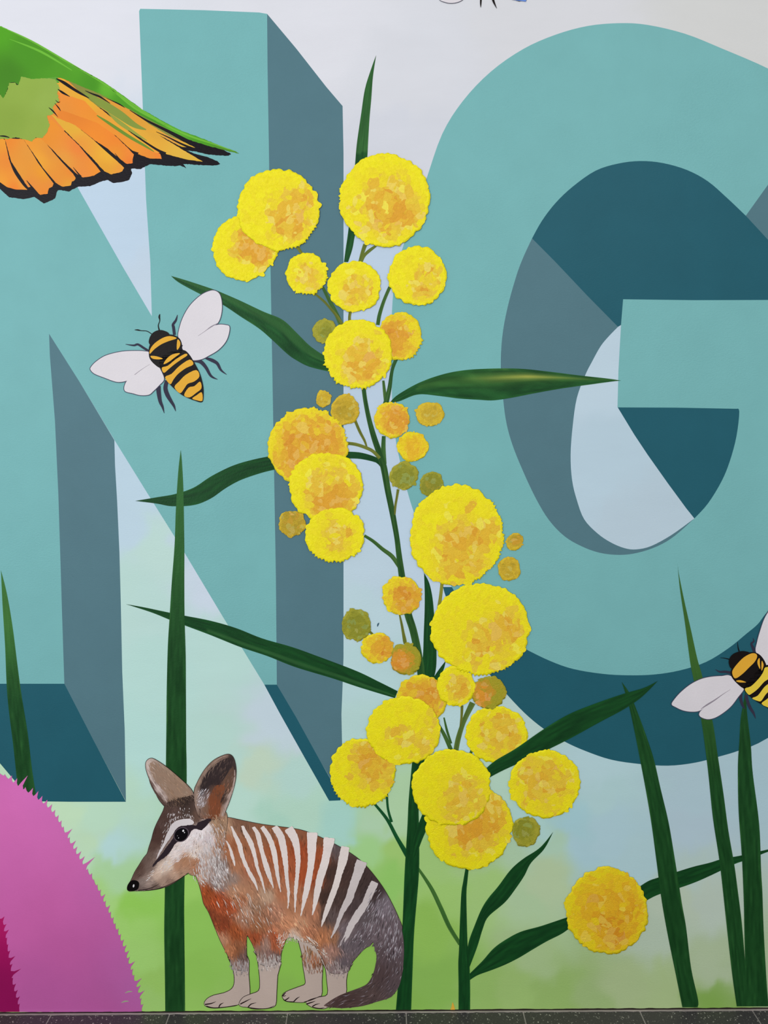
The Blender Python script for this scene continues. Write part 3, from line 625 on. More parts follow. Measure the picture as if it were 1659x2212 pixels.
sp = thing('painted_wattle', 'short wattle shoot with three leaves between the tall plant and the grass', 'plant', (1003, 2182), 'painted wattle plants')
twig('stem', [(1009,1876,7),(1005,1905,9),(1002,1931,11),(1001,1991,15),(1001,2051,19),(1002,2081,24),(1003,2127,25),(1003,2160,25),(1003,2184,25)], M['leaf'], 13, sp, DK, 200, nu=9)
for i, (A, B, c) in enumerate([
 ([(1195,1797),(1166.6,1831),(1130.4,1855),(1103,1879),(1076,1915),(1055,1940),(1040,1964),(1025,2000),(1013,2033),(1006,2070)], [(1195,1797),(1175.6,1834),(1147,1864),(1133,1891),(1115,1918),(1091,1949),(1055,1980),(1043,2006),(1031,2045),(1014,2090)], DK),
 ([(1014,2104),(1019,2099),(1043,2075),(1067,2048),(1097,2027),(1127,2012),(1167,2001),(1206,1988),(1224,1982),(1250,1974)], [(1014,2118),(1031,2107),(1061,2096),(1091,2084),(1121,2069),(1151,2051),(1182,2033),(1212,2018),(1234,2003),(1260,1988)], DK),
 ([(1372,1922),(1399,1904),(1421,1896),(1463,1883),(1499,1872),(1532,1864),(1560,1855.5),(1601,1848),(1659,1835),(1700,1827)], [(1392,1948),(1421,1933),(1468,1918),(1504,1905),(1540,1889),(1587,1866.5),(1620,1855.5),(1659,1840),(1700,1827)], DK)]):
    o = blade('leaf', A, B, M['leaf'], 12 + i * 0.3, sp, c, 220 + i * 4, nu=11)

def blossom(cx, cy, rx, ry, pal, blobs, L, seed, parent, teeth=(0, 0)):
    """ball blossom: one thick ragged disc of dabbed paint; blobs = where the deeper colour was worked in"""
    rnd = random.Random(seed); R = (rx + ry) / 2
    nt_ = max(40, int(2 * math.pi * R / 2.6)); nr = max(5, int(R / 5))
    rad = []
    for i in range(nt_):
        th = 2 * math.pi * i / nt_
        lump = mn.noise(Vector((math.cos(th) * R / 9 + seed, math.sin(th) * R / 9, seed * 1.3))) * 3.4
        low = mn.noise(Vector((math.cos(th) * 1.3 + seed, math.sin(th) * 1.3, 5.5))) * 0.04 * R + mn.noise(Vector((math.cos(th) * R / 22 + seed, math.sin(th) * R / 22, 1.5))) * 3.0
        fr = abs(math.sin(th * R / 6.2 + 2.5 * mn.noise(Vector((th * 2, seed, 3))))) * min(1.6, R * 0.04)
        tz = 0
        if teeth[1]:
            dth = (th - math.radians(teeth[0]) + math.pi) % (2*math.pi) - math.pi
            if abs(dth) < math.radians(teeth[1]) and i % 3 == 0: tz = rnd.uniform(1.5, 5)
        sc_ = min(1.0, R / 45)
        rad.append(1 + (lump * (0.45 + 0.55 * sc_) + low + fr - 1.4 * sc_ + tz + rnd.uniform(-0.5, 0.5)) / R)
    vs, g = [], []
    thick = 0.00008; L = 26 + (L - 22) * 6
    def dome(s): return thick * (1 - s ** 6) ** 0.5 if s < 1 else 0
    def gold(x, y, s):
        v = 0.10
        for bx, by, br, ba in blobs:
            d = math.hypot(x - bx * rx, y - by * ry) / (br * R)
            v += ba * (1 / (1 + math.exp((d - 1) * 7)))
        return v - 0.30 * max(0, (s - 0.86) / 0.14)
    vs.append(P(cx, cy, lay(L) + thick)); g.append(gold(0, 0, 0))
    for r in range(1, nr + 1):
        s = r / nr
        for i in range(nt_):
            th = 2 * math.pi * i / nt_
            k = s * (1 + (rad[i] - 1) * s ** 3)
            x, y = rx * k * math.cos(th), ry * k * math.sin(th)
            vs.append(P(cx + x, cy + y, lay(L) + dome(s))); g.append(gold(x, y, s))
    for i in range(nt_):
        v = vs[1 + (nr - 1) * nt_ + i]; vs.append(Vector((v.x, -max(STEP * 0.3, lay(L) - STEP * 0.3), v.z))); g.append(0.0)
    fs = [(0, 1 + (i + 1) % nt_, 1 + i) for i in range(nt_)]
    for r in range(nr):
        for i in range(nt_):
            j = (i + 1) % nt_; a = 1 + r * nt_
            fs.append((a + i, a + j, a + nt_ + j, a + nt_ + i))
    me = mesh_of('blossom', vs, fs, wloc(parent), None, floats=g)
    me.polygons.foreach_set('use_smooth', [True] * len(me.polygons))
    ob = link('blossom', me, parent, IM[pal])
    # short loaded brush dabs, each a low mound of its own mixed colour
    st = STOPS[IM[pal].name]; P_ = [a for a, _ in st]; Cc = [c for _, c in st]
    dv, df, dc = [], [], []
    nd_ = int(26 + R * R / 34)
    for k in range(nd_):
        a = rnd.random() * 2 * math.pi; s = math.sqrt(rnd.random()) * 0.93
        x, y = rx * s * math.cos(a), ry * s * math.sin(a)
        g0 = gold(x, y, s) + rnd.gauss(0, 0.10) + 0.25 * mn.noise(Vector((x / 24 + seed, y / 24, 2)))
        c = [float(np.interp(g0, P_, [q[j] for q in Cc])) for j in range(3)]
        if g0 > 0.35 and rnd.random() < 0.22: c = [c[0] + 6, c[1] + 16, c[2] + 34]
        L1 = rnd.uniform(0.55, 1.5) * (4.5 + R * 0.10) * (1.15 - 0.5 * s); W1 = L1 * rnd.uniform(0.38, 0.75)
        an = a + math.pi / 2 + rnd.gauss(0, 0.55) if rnd.random() < 0.65 else rnd.random() * 3.14
        L1 = min(L1, R * (1.0 - s) + R * 0.09 + 2)
        hk = rnd.uniform(0.00003, 0.00008); b0 = len(dv); cl_ = lin(c)
        zo = lay(L) + dome(s) + 0.00001 + 0.00007 * k / nd_
        dv.append(P(cx + x, cy + y, zo + hk)); dc.append(cl_)
        m_ = 12; bend = rnd.uniform(-0.35, 0.35)
        for i in range(m_):
            t_ = 2 * math.pi * i / m_; r_ = 1 + rnd.uniform(-0.09, 0.09)
            ex, ey = L1 * r_ * math.cos(t_), W1 * r_ * math.sin(t_) + bend * L1 * math.cos(t_) ** 2
            dv.append(P(cx + x + ex * math.cos(an) - ey * math.sin(an), cy + y + ex * math.sin(an) + ey * math.cos(an), zo)); dc.append(cl_)
        for i in range(m_): df.append((b0, b0 + 1 + (i + 1) % m_, b0 + 1 + i))
    dm = mesh_of('dabs', dv, df, wloc(parent), dc)
    dm.polygons.foreach_set('use_smooth', [True] * len(dm.polygons))
    d_ = link('dabs', dm, ob, M['dab']); d_['kind'] = 'stuff'
    return ob
BL = [
 (528,536,70,71,'yellow',[(0.28,-0.12,0.62,0.85),(0.5,0.35,0.35,0.35)],26,(-10,25)),
 (601,453,90,87,'yellow',[(0.30,0.12,0.62,0.42),(0.25,0.40,0.36,0.25),(0.6,-0.3,0.3,0.25)],30,(60,35)),
 (662,591,44,46,'yellow',[(0.1,0.1,0.62,0.48)],28,(70,60)),
 (830,431,98,101,'yellow',[(0.08,0.16,0.72,0.42),(0.15,0.25,0.5,0.22),(0.55,0.3,0.3,0.12)],30,(185,12)),
 (902,596,63,64,'yellow',[(0.3,0.05,0.55,0.42),(0.1,0.6,0.35,0.3)],28,None),
 (766,619,57,55,'yellow',[(0.1,0.1,0.62,0.42),(-0.2,0.55,0.3,0.2)],28,None),
 (701,715,26,26,'olive',[(0.2,0.1,0.7,0.4)],26,None),
 (864,726,46,52,'amber',[(-0.3,0.05,0.75,0.55)],26,(40,40)),
 (774,764,75,74,'yellow',[(0.12,0.2,0.62,0.55),(0.1,0.45,0.4,0.2)],30,(120,50)),
 (699,861,17,18,'ochre',[(0,0,0.8,0.3)],24,None),
 (745,885,31,33,'ochre',[(0.1,0,0.8,0.5)],25,None),
 (847,907,39,39,'amber',[(0.25,0,0.8,0.6)],26,None),
 (928,895,30,27,'ochre',[(0,0,0.6,0.35)],24,None),
 (891,965,33,32,'gold',[(0.1,0.05,0.7,0.35)],24,None),
 (666,965,87,84,'amber',[(0.1,0.15,0.86,0.5)],27,(-50,40)),
 (705,1052,81,76,'yellow',[(0.1,0.0,0.75,0.4),(-0.05,0.55,0.45,0.45),(0.45,0.5,0.5,0.35)],29,None),
 (724,1156,64,59,'yellow',[(0.02,0.08,0.55,0.45)],31,(90,60)),
 (631,1131,30,30,'ochre',[(0,0,1.0,0.62)],26,None),
 (872,1028,31,30,'olive',[(0,0,0.8,0.5)],24,None),
 (933,1047,27,27,'olive',[(0,0,0.9,0.65)],24,None),
 (986,1157,101,109,'yellow',[(0.05,0.45,0.62,0.46),(0.15,-0.2,0.45,0.28),(0.75,-0.05,0.3,0.3)],30,(20,60)),
 (1112,1170,18,18,'ochre',[(0.1,-0.2,0.8,0.7)],24,None),
 (1099,1229,23,26,'ochre',[(0,0,0.8,0.35)],24,None),
 (867,1286,42,42,'amber',[(0.3,0.25,0.8,0.5),(0.6,0.1,0.35,0.2)],26,None),
 (1038,1358,107,98,'yellow',[(0.35,0.3,0.62,0.45),(-0.2,0.3,0.4,0.15),(0.6,-0.2,0.3,0.2)],29,(80,40)),
 (769.5,1350,32,35,'olive',[(0,0,0.9,0.5)],25,None),
 (816,1400,35,33,'amber',[(0.4,-0.1,0.75,0.5)],25,None),
 (877,1424,34,35,'mixed',[(-0.45,0.15,0.75,0.72)],26,None),
 (911,1512,54,54,'amber',[(0.1,0.1,0.9,0.5)],26,None),
 (985,1482,41,44,'yellow',[(0.15,0.1,0.62,0.55)],28,None),
 (1056,1496,38,35,'mixed',[(-0.5,0,0.75,0.5)],26,None),
 (873,1579,80,73,'yellow',[(-0.05,0.12,0.35,0.38),(0.6,0.35,0.4,0.38),(0.7,-0.3,0.25,0.3)],31,None),
 (1072,1587,67,62,'yellow',[(0.1,0.0,0.72,0.52)],22,None),
 (783,1668,72,74,'yellow',[(0.35,-0.15,0.65,0.55),(0.1,-0.6,0.4,0.3)],28,(100,60)),
 (975,1702,85,83,'yellow',[(0.35,0.3,0.62,0.48)],31,None),
 (1013,1786,94,93,'yellow',[(0.25,-0.35,0.75,0.6),(0,0.3,0.55,0.3)],28,None),
 (1177,1693,78,73,'yellow',[(0.0,-0.05,0.75,0.55)],27,None),
 (1136,1797,30,33,'olive',[(-0.2,-0.2,0.7,0.45)],25,None),
]
for i, (cx, cy, rx, ry, pal, bl, L, te) in enumerate(BL):
    o = blossom(cx, cy, rx, ry, pal, bl, L, 3 + i * 1.37, wat, te or (0, 0))
    if pal in ('olive', 'ochre', 'mixed'): o['label'] = {'olive': 'small olive green unopened blossom', 'ochre': 'small ochre blossom', 'mixed': 'blossom half orange, half olive'}[pal]
o = blossom(1311, 1967, 89, 95, 'gold', [(0.1,0.05,0.75,0.5),(0.2,0.65,0.35,0.3)], 26, 77.7, sp)
o['label'] = 'deep golden blossom over the leaf'

# ================================================================= BEES
def outline_grow(pts, w):
    a = resample(list(pts) + [pts[0]], len(pts) * 2)[:-1]; n = len(a)
    ar = sum(a[i][0]*a[(i+1) % n][1] - a[(i+1) % n][0]*a[i][1] for i in range(n))
    s = -1 if ar > 0 else 1; out = []
    for i in range(n):
        d = a[(i+1) % n] - a[i-1]; l = math.hypot(*d) or 1
        out.append((a[i][0] - s*d[1]/l*w, a[i][1] + s*d[0]/l*w))
    return out
wingc = flat('wing_white', (224,216,220), 0.5, 0.03, 0.4, scale=(260,260,260))
wline = flat('wing_outline_grey', (74,72,92), 0.5)
beeblk = flat('bee_black', (20,13,12), 0.4, 0.2)
legc = flat('leg_blue_black', (52,50,68), 0.5, 0.15)
def bee(label, T, wings, creases, legs, antennae, bodyparts, stripes, base, L=33, legL=22.5):
    t = thing('painted_bee', label, 'bee', base, 'painted bees')
    for C in legs: poly('leg', T(stroke_poly(C)), legc, legL, t)
    for C in antennae: poly('antenna', T(stroke_poly(C)), beeblk, legL, t)
    for i, wp in enumerate(wings):
        q = T(sm(wp, 5, True))
        o = poly('wing', outline_grow(q, 1.5), wline, L + 0.2 * i, t)
        poly('wing_membrane', q, wingc, L + 1 + 0.2 * i, o)
        if i < len(creases) and creases[i]:
            poly('crease', T(stroke_poly(creases[i])), flat('crease_grey', (150,140,150)), L + 3.2, o)
    for nm, bp_ in bodyparts: 
        poly(nm, T(sm(bp_, 5, True)), beeblk, L + (5 if nm != 'head' else 4.5), t)
    for c, spt in stripes:
        poly('stripe', T(sm(spt, 3, True)), flat('bee_yellow_%d' % c[0], c, 0.45, 0.06), L + 6, t)
    return t
BY = (232,172,54); BY2 = (236,204,66)
T4 = lambda pts: tr(pts, 180, 580, 4.879)
bee('black and yellow bee with white wings flying over the teal letter N', T4,
 [[(700,890),(690,980),(640,1060),(560,1130),(480,1175),(400,1195),(330,1190),(220,1150),(120,1110),(78,1070),(80,1040),(130,985),(220,925),(330,890),(440,872),(560,868),(640,872)],
  [(850,1165),(800,1230),(740,1290),(690,1330),(600,1335),(520,1315),(455,1300),(432,1275),(440,1220),(480,1160),(560,1110),(640,1050),(690,950),(760,980),(810,1060)],
  [(1000,715),(1010,640),(1040,540),(1090,440),(1150,360),(1240,280),(1320,240),(1380,232),(1430,262),(1455,330),(1460,430),(1440,530),(1400,590),(1300,650),(1200,730),(1090,800),(1030,800)],
  [(1040,830),(1120,770),(1230,700),(1330,625),(1420,592),(1500,595),(1540,615),(1530,700),(1495,780),(1420,860),(1320,920),(1240,958),(1150,965),(1110,920)]],
 [None, [(540,1120,6),(620,1060,4),(700,1010,2)], None, [(1210,710,3),(1290,655,5),(1350,612,12),(1420,575,4)]],
 [[(690,870,22),(640,840,24),(575,800,22),(530,810,18),(445,798,4)], [(960,700,30),(950,620,30),(945,590,26),(975,545,22),(992,488,4)], [(1150,970,30),(1230,980,40),(1290,1040,34),(1335,1120,26),(1370,1150,18),(1415,1168,4)], [(1290,945,20),(1350,965,36),(1410,1000,32),(1450,1070,22),(1510,1118,4)], [(790,1240,50),(795,1310,46),(810,1400,36),(835,1460,24),(852,1525,3)], [(880,1180,40),(865,1260,44),(885,1330,44),(925,1400,34),(955,1450,24),(973,1505,3)]],
 [[(720,690,8),(670,660,8),(610,655,8),(575,648,14),(540,646,4)], [(800,650,14),(790,600,10),(805,550,8),(800,510,18),(806,480,6)]],
 [('head', [(700,800),(695,740),(730,680),(790,650),(850,655),(905,690),(900,780),(800,850)]),
  ('thorax', [(690,890),(695,820),(740,750),(820,710),(920,695),(1000,725),(1035,780),(1040,860),(1010,930),(900,1010),(820,1050),(750,1010),(700,950)]),
  ('abdomen', [(820,1060),(800,980),(860,900),(960,870),(1060,860),(1120,910),(1180,1010),(1230,1110),(1260,1220),(1268,1310),(1255,1405),(1180,1395),(1050,1340),(950,1260),(870,1170)])],
 [(BY,[(700,900),(705,850),(750,790),(830,735),(910,712),(985,735),(900,765),(820,800),(750,850)]), (BY,[(995,745),(1022,780),(1015,825),(988,858),(985,800)]),
  (BY,[(708,922),(770,925),(838,950),(790,958),(730,950)]), (BY,[(845,1008),(880,950),(940,905),(1020,893),(960,940),(900,985)]),
  (BY,[(828,1045),(890,1025),(970,960),(1070,900),(1096,915),(1030,960),(960,1010),(900,1060),(848,1100)]),
  (BY,[(862,1145),(930,1110),(1010,1030),(1120,960),(1160,1010),(1080,1050),(1000,1110),(950,1170),(915,1220)]),
  (BY,[(960,1250),(1010,1190),(1080,1120),(1190,1070),(1224,1135),(1170,1190),(1100,1215),(1060,1270),(1018,1314)]),
  (BY,[(1062,1335),(1110,1255),(1170,1240),(1230,1192),(1245,1262),(1190,1310),(1120,1358)]),
  (BY,[(1148,1370),(1195,1335),(1248,1305),(1255,1392),(1200,1390)])],
 (330, 890))
T5 = lambda pts: tr(pts, 1420, 1300, 6.912)
bee('bee with broad yellow bands hovering at the right edge over the grass blades', T5,
 [[(1100,1110),(1290,1300),(1180,1330),(1020,1370),(850,1480),(720,1570),(620,1630),(500,1640),(380,1620),(280,1575),(215,1530),(260,1450),(360,1340),(500,1230),(650,1155),(800,1120),(960,1108)],
  [(1290,1300),(1200,1430),(1100,1560),(980,1660),(860,1730),(750,1752),(650,1720),(625,1670),(680,1600),(850,1480),(1020,1360),(1180,1280)],
  [(1470,740),(1490,600),(1530,450),(1600,250),(1700,90),(1830,-40),(1960,-100),(2060,-60),(2090,60),(2050,240),(1950,420),(1800,620),(1650,800),(1560,860)],
  [(1620,950),(1560,850),(1700,760),(1850,620),(2000,520),(2140,500),(2200,560),(2180,700),(2080,850),(1900,960),(1750,990)]],
 [None, [(650,1600,6),(740,1540,22),(860,1465,18),(980,1380,8),(1090,1310,3)], None, None],
 [[(1100,1060,40),(1010,1045,36),(930,1045,26),(868,1010,4)], [(1450,750,40),(1425,680,40),(1405,625,30),(1440,590,22),(1430,540,4)], [(1245,1370,50),(1245,1450,44),(1275,1550,34),(1310,1600,6)], [(1325,1390,50),(1345,1480,44),(1385,1580,44),(1435,1660,34),(1468,1745,4)], [(1760,1700,50),(1800,1780,44),(1820,1870,30),(1860,1930,5)]],
 [[(1080,860,14),(1020,845,12),(940,836,4)], [(1222,740,20),(1205,680,14),(1198,598,4)]],
 [('head', [(1120,1000),(1070,930),(1075,850),(1130,780),(1230,740),(1320,740),(1380,780),(1300,950)]),
  ('thorax', [(1100,1100),(1110,1000),(1200,880),(1340,770),(1450,755),(1540,800),(1610,900),(1625,990),(1560,1120),(1440,1240),(1310,1300),(1180,1210)]),
  ('abdomen', [(1290,1300),(1340,1200),(1480,1040),(1610,950),(1720,960),(1860,1080),(1980,1260),(2060,1460),(2110,1700),(2100,1800),(1980,1760),(1800,1670),(1600,1560),(1400,1430)])],
 [(BY,[(1120,1080),(1125,1020),(1190,930),(1290,830),(1400,772),(1470,775),(1490,820),(1450,900),(1370,980),(1290,1060),(1200,1130),(1150,1138)]),
  (BY,[(1525,840),(1530,920),(1535,1005),(1500,940),(1495,880)]), (BY,[(1560,880),(1585,930),(1580,980),(1557,1030),(1553,950)]), (BY,[(1175,1180),(1240,1170),(1325,1200),(1270,1205),(1210,1200)]),
  (BY2,[(1305,1298),(1400,1260),(1520,1140),(1580,1050),(1610,980),(1700,990),(1700,1120),(1600,1190),(1500,1300),(1410,1370),(1360,1385)]),
  (BY2,[(1415,1440),(1500,1400),(1600,1270),(1700,1200),(1780,1160),(1830,1200),(1720,1290),(1620,1380),(1560,1470),(1515,1485)]),
  (BY2,[(1555,1522),(1640,1450),(1740,1350),(1860,1280),(1900,1340),(1800,1440),(1720,1560),(1680,1585)]),
  (BY2,[(1740,1620),(1800,1540),(1880,1460),(1950,1420),(1990,1520),(1900,1620),(1850,1680)]),
  (BY2,[(1920,1710),(1980,1640),(2030,1600),(2080,1760),(2000,1745)])],
 (1650, 1540))
t = thing('painted_insect', 'insect with black legs and blue wing tip, cut by the top edge', 'insect', (1045, 10))
w_ = sm([(948,-4),(960,4),(974,6.5),(990,4),(1004,-6),(1024,-40),(1020,-80),(990,-96),(955,-80),(940,-40)], 4, True)
o = poly('wing', outline_grow(w_, 1.1), wline, 30, t); poly('wing_membrane', w_, wingc, 30.5, o)
poly('leg', stroke_poly([(1040,-30,5),(1039,-5,4),(1038.5,8,3),(1038.5,16,0.6)]), beeblk, 29, t)
poly('leg', stroke_poly([(1058,-30,5),(1064,-5,5),(1067,5,4),(1073,18,0.6)]), beeblk, 29, t)
b2 = [(1095,-20),(1106,-0.6),(1136.5,3.6),(1137,-20),(1150,-70),(1110,-80),(1080,-50)]
o = poly('wing', outline_grow(b2, 1.3), beeblk, 30, t); poly('wing_membrane', b2, flat('insect_blue', (104,138,210)), 30.5, o)
poly('body', ell(1048, -50, 26, 34), beeblk, 32, t)

# ================================================================= NUMBAT
TH = lambda pts: tr(pts, 260, 1620, 5.184)
TB = lambda pts: tr(pts, 440, 1760, 3.6065)
num = thing('painted_numbat', 'striped brown numbat standing at the foot of the wall, facing left', 'numbat', (640, 2178))
rim = flat('brown_black_outline', (46,34,32), 0.45, 0.15)
body = sm(TB([(0,690),(-20,600),(-60,480),(-120,440),(-100,200),(60,60),(160,20),(300,45),(450,75),(640,100),(760,120),(860,155),(940,190),(1030,235),(1150,305),(1250,385),(1340,490),(1410,590),(1470,700),(1520,810),(1545,900),(1450,960),(1340,960),(1305,1010),(1250,1045),(1190,1110),(1150,1160),(1120,1225),(1000,1235),(955,1190),(930,1130),(900,1075),(850,1010),(750,980),(700,955),(650,960),(625,1010),(603,1080),(590,1150),(500,1180),(425,1150),(412,1090),(390,1030),(360,970),(335,945),(333,1080),(345,1200),(290,1215),(235,1190),(190,1100),(130,980),(80,860),(40,760)]), 3, True)
far_leg = TB([(745,960),(765,1080),(775,1180),(790,1270),(790,1320),(740,1342),(660,1372),(622,1395),(613,1415),(628,1440),(660,1455),(700,1458),(780,1460),(840,1440),(915,1410),(920,1300),(925,1160),(900,1060)])
near_hind = TB([(925,1110),(950,1200),(960,1290),(965,1400),(900,1422),(830,1442),(798,1465),(815,1482),(850,1500),(900,1509),(960,1503),(1060,1440),(1108,1392),(1110,1290),(1125,1210),(1150,1140)])
near_fore = TB([(400,1060),(415,1100),(430,1200),(438,1300),(430,1370),(370,1397),(310,1422),(277,1468),(290,1492),(340,1498),(380,1510),(440,1512),(520,1503),(560,1478),(567,1380),(575,1250),(592,1120)])
far_fore = TB([(190,1080),(230,1200),(240,1300),(220,1355),(160,1388),(80,1407),(30,1432),(5,1467),(20,1492),(80,1505),(180,1496),(270,1478),(340,1420),(358,1390),(350,1250),(337,1100)])
tail = TB([(1310,880),(1345,1090),(1340,1160),(1320,1240),(1280,1310),(1230,1342),(1150,1372),(1070,1402),(1000,1440),(940,1482),(950,1492),(1040,1506),(1120,1505),(1240,1490),(1340,1460),(1440,1430),(1480,1400),(1520,1340),(1545,1250),(1558,1130),(1560,1020),(1545,900),(1500,790)])
foot = flat('foot_taupe', (200,178,166), 0.5, 0.06)
def edged(name, pts, mat, L, w=1.3, n=3):
    q = sm(pts, n, True)
    o = poly(name, outline_grow(q, w), rim, L, num)
    poly(name + '_fill', q, mat, L + 0.4, o)
    return o
# body base colours
BC = np.array([(440 + x / 3.6065, 1760 + y / 3.6065, r, g, b_) for x, y, r, g, b_ in [
(60,100,200,186,180),(60,300,170,155,150),(150,400,128,112,108),(100,530,138,118,112),(200,480,140,118,108),(30,600,150,72,38),(-40,450,176,140,122),(100,650,158,72,40),(200,700,152,72,42),(150,850,128,60,36),(60,800,126,62,38),(130,960,176,126,98),(250,900,150,76,42),(250,1050,136,84,56),(200,1050,168,108,74),(310,1100,108,82,76),(240,1180,140,112,102),(290,1240,150,136,132),
(330,600,166,118,90),(400,700,150,112,88),(300,800,152,108,86),(280,650,160,100,70),(420,850,150,98,68),(400,950,150,74,44),(480,1000,150,116,102),(560,1000,162,88,58),(450,1100,140,114,104),(560,1130,104,84,80),(500,1070,124,94,86),(340,720,170,130,108),(460,780,146,100,76),
(650,850,188,128,94),(750,850,192,138,106),(800,900,172,112,82),(700,940,200,170,150),(550,750,166,116,92),(700,700,166,112,82),(600,600,166,106,76),(500,620,176,142,118),(250,600,172,126,98),(600,900,180,120,90),(560,950,160,80,50),
(150,100,168,130,104),(150,200,162,106,76),(220,330,156,100,70),(250,250,150,92,62),(350,400,156,96,70),(240,400,160,108,80),(450,400,150,90,62),(600,300,150,80,48),(520,500,160,100,70),(680,400,156,84,54),(760,300,152,72,42),(780,450,156,74,42),(900,300,150,76,46),(870,450,150,74,44),(750,620,162,102,72),(850,700,166,110,82),(880,780,168,112,84),
(300,60,120,84,66),(500,85,130,86,62),(700,115,132,84,60),(900,180,120,76,52),(1030,250,90,76,76),
(1000,450,70,50,44),(950,650,66,48,42),(930,780,70,54,48),(1130,450,68,50,46),(1060,650,70,54,50),(1000,780,92,76,74),(1230,500,64,50,48),(1150,720,72,58,58),(1270,800,90,78,80),(1100,900,106,92,94),(1000,950,152,104,76),(930,950,168,108,74),(1000,1050,150,110,96),(960,1100,150,116,104),(1100,1000,100,88,92),(1080,1150,92,80,84),(1030,1200,130,108,106),(1200,1000,96,84,88),(1330,600,60,48,48),(1400,700,112,100,106),(1350,850,100,86,90),(1450,900,98,84,88),(1450,1100,82,68,70),(1400,1250,76,60,60),(1300,1350,78,62,60),(1100,1450,72,54,52),(1480,1300,82,68,70),(1500,1050,88,74,78),(1260,900,98,84,88),
(800,1050,130,94,66),(850,1110,150,92,62),(900,1160,118,72,48),(820,1190,152,118,104),(860,1270,172,152,140),(440,1180,176,160,154),(520,1180,160,140,134)]], float)
bodyf = lambda q: field(q, BC, 4.5, 30) * 1.12
toe = flat('toe_line', (40,26,26), 0.5, 0.1)
edged('leg', far_leg, foot, 33)
edged('leg', far_fore, foot, 33)
edged('leg', near_hind, foot, 34.5)
edged('leg', near_fore, foot, 35.5)
for pts in ([(640,1385,3),(625,1400,9),(612,1418,9),(640,1408,4)], [(668,1420,2),(655,1432,8),(630,1448,9)], [(748,1418,2),(725,1432,8),(700,1458,9)], [(620,1440,5),(650,1455,7),(700,1456,4)], [(870,1452,2),(840,1462,8),(800,1475,10)], [(905,1470,2),(870,1480,8),(845,1496,9)], [(850,1500,6),(900,1509,7),(940,1503,3)],
            [(370,1432,2),(330,1452,8),(285,1475,10)], [(410,1465,2),(370,1475,8),(345,1500,9)], [(350,1502,6),(430,1512,7),(500,1508,6),(550,1488,3)], [(95,1455,2),(60,1470,8),(10,1478,10)], [(155,1465,2),(130,1478,9),(118,1500,8)], [(20,1490,6),(80,1505,8),(180,1497,6),(260,1482,3)], [(780,1460,6),(840,1442,7),(910,1412,3)]):
    poly('toe_line', TB(stroke_poly(pts)), toe, 37, num)
poly('body_outline', outline_grow(body, 1.0), rim, 35.9, num)
M['bodyc'] = paint('numbat_coat_paint', None, 0.5, 0.3, var=0.08, patch=False, scale=(300,300,300), streak=(120,120,30))
shaded_poly('tail', sm(tail, 3, True), 36.6, M['bodyc'], num, bodyf, 7)
shaded_poly('body', body, 36.4, M['bodyc'], num, bodyf, 6)

# head
HC = np.array([(260 + x / 5.184, 1620 + y / 5.184, r, g, b_) for x, y, r, g, b_ in [(130,1420,96,74,66),(200,1380,92,70,62),(200,1300,84,62,54),(300,1200,100,80,72),(380,1080,86,64,56),(350,1300,110,90,82),(440,1150,120,100,94),(420,900,72,50,44),(400,1000,74,52,46),(500,750,76,56,50),(480,850,84,64,58),(560,700,80,60,54),(700,600,60,46,42),(620,680,86,66,60),(760,700,72,56,50),(830,740,96,72,62),(250,1480,132,114,106),(230,1550,110,92,86),(330,1480,152,130,120),(400,1540,108,88,80),(470,1460,160,132,116),(560,1470,140,112,98),(650,1300,172,128,102),(720,1240,166,120,92),(700,1400,164,128,106),(860,1260,168,118,90),(900,1300,160,104,78),(600,1400,180,146,126),(540,1290,214,192,176),(620,1160,222,204,198),(760,1040,224,208,206),(880,940,226,212,212),(980,880,220,206,206),(1000,1000,205,188,190),(960,1120,208,190,184),(850,1150,220,198,184),(450,1340,206,180,164),(420,1400,196,168,150),(1060,900,150,112,88),(1080,800,160,130,106),(1150,760,156,124,100),(950,1200,186,160,148),(1050,1250,150,130,126),(1100,1100,156,108,80)]], float)
headf = lambda q: np.minimum(field(q, HC, 4.5, 12) * 1.09, 245)
head = sm(TH([(78,1560),(85,1515),(120,1460),(160,1370),(210,1290),(260,1210),(300,1160),(320,1090),(350,1000),(370,920),(400,840),(440,760),(480,680),(505,620),(600,560),(720,530),(815,510),(850,600),(980,700),(1120,700),(1175,690),(1200,780),(1180,950),(1140,1100),(1060,1230),(960,1330),(860,1400),(790,1400),(760,1375),(720,1405),(650,1455),(560,1508),(460,1548),(340,1570),(240,1576),(150,1578),(100,1580)]), 3, True)
ear_l = TH([(520,640),(460,590),(420,530),(370,420),(320,310),(290,220),(285,150),(310,108),(350,95),(400,115),(500,180),(600,260),(690,340),(750,395),(800,455),(825,520),(800,580),(650,640)])
ear_r = TH([(840,640),(828,540),(830,440),(860,370),(900,290),(960,200),(1040,120),(1130,70),(1210,48),(1260,80),(1285,150),(1295,240),(1285,350),(1255,470),(1215,590),(1175,690),(1160,770),(1050,780),(900,760)])
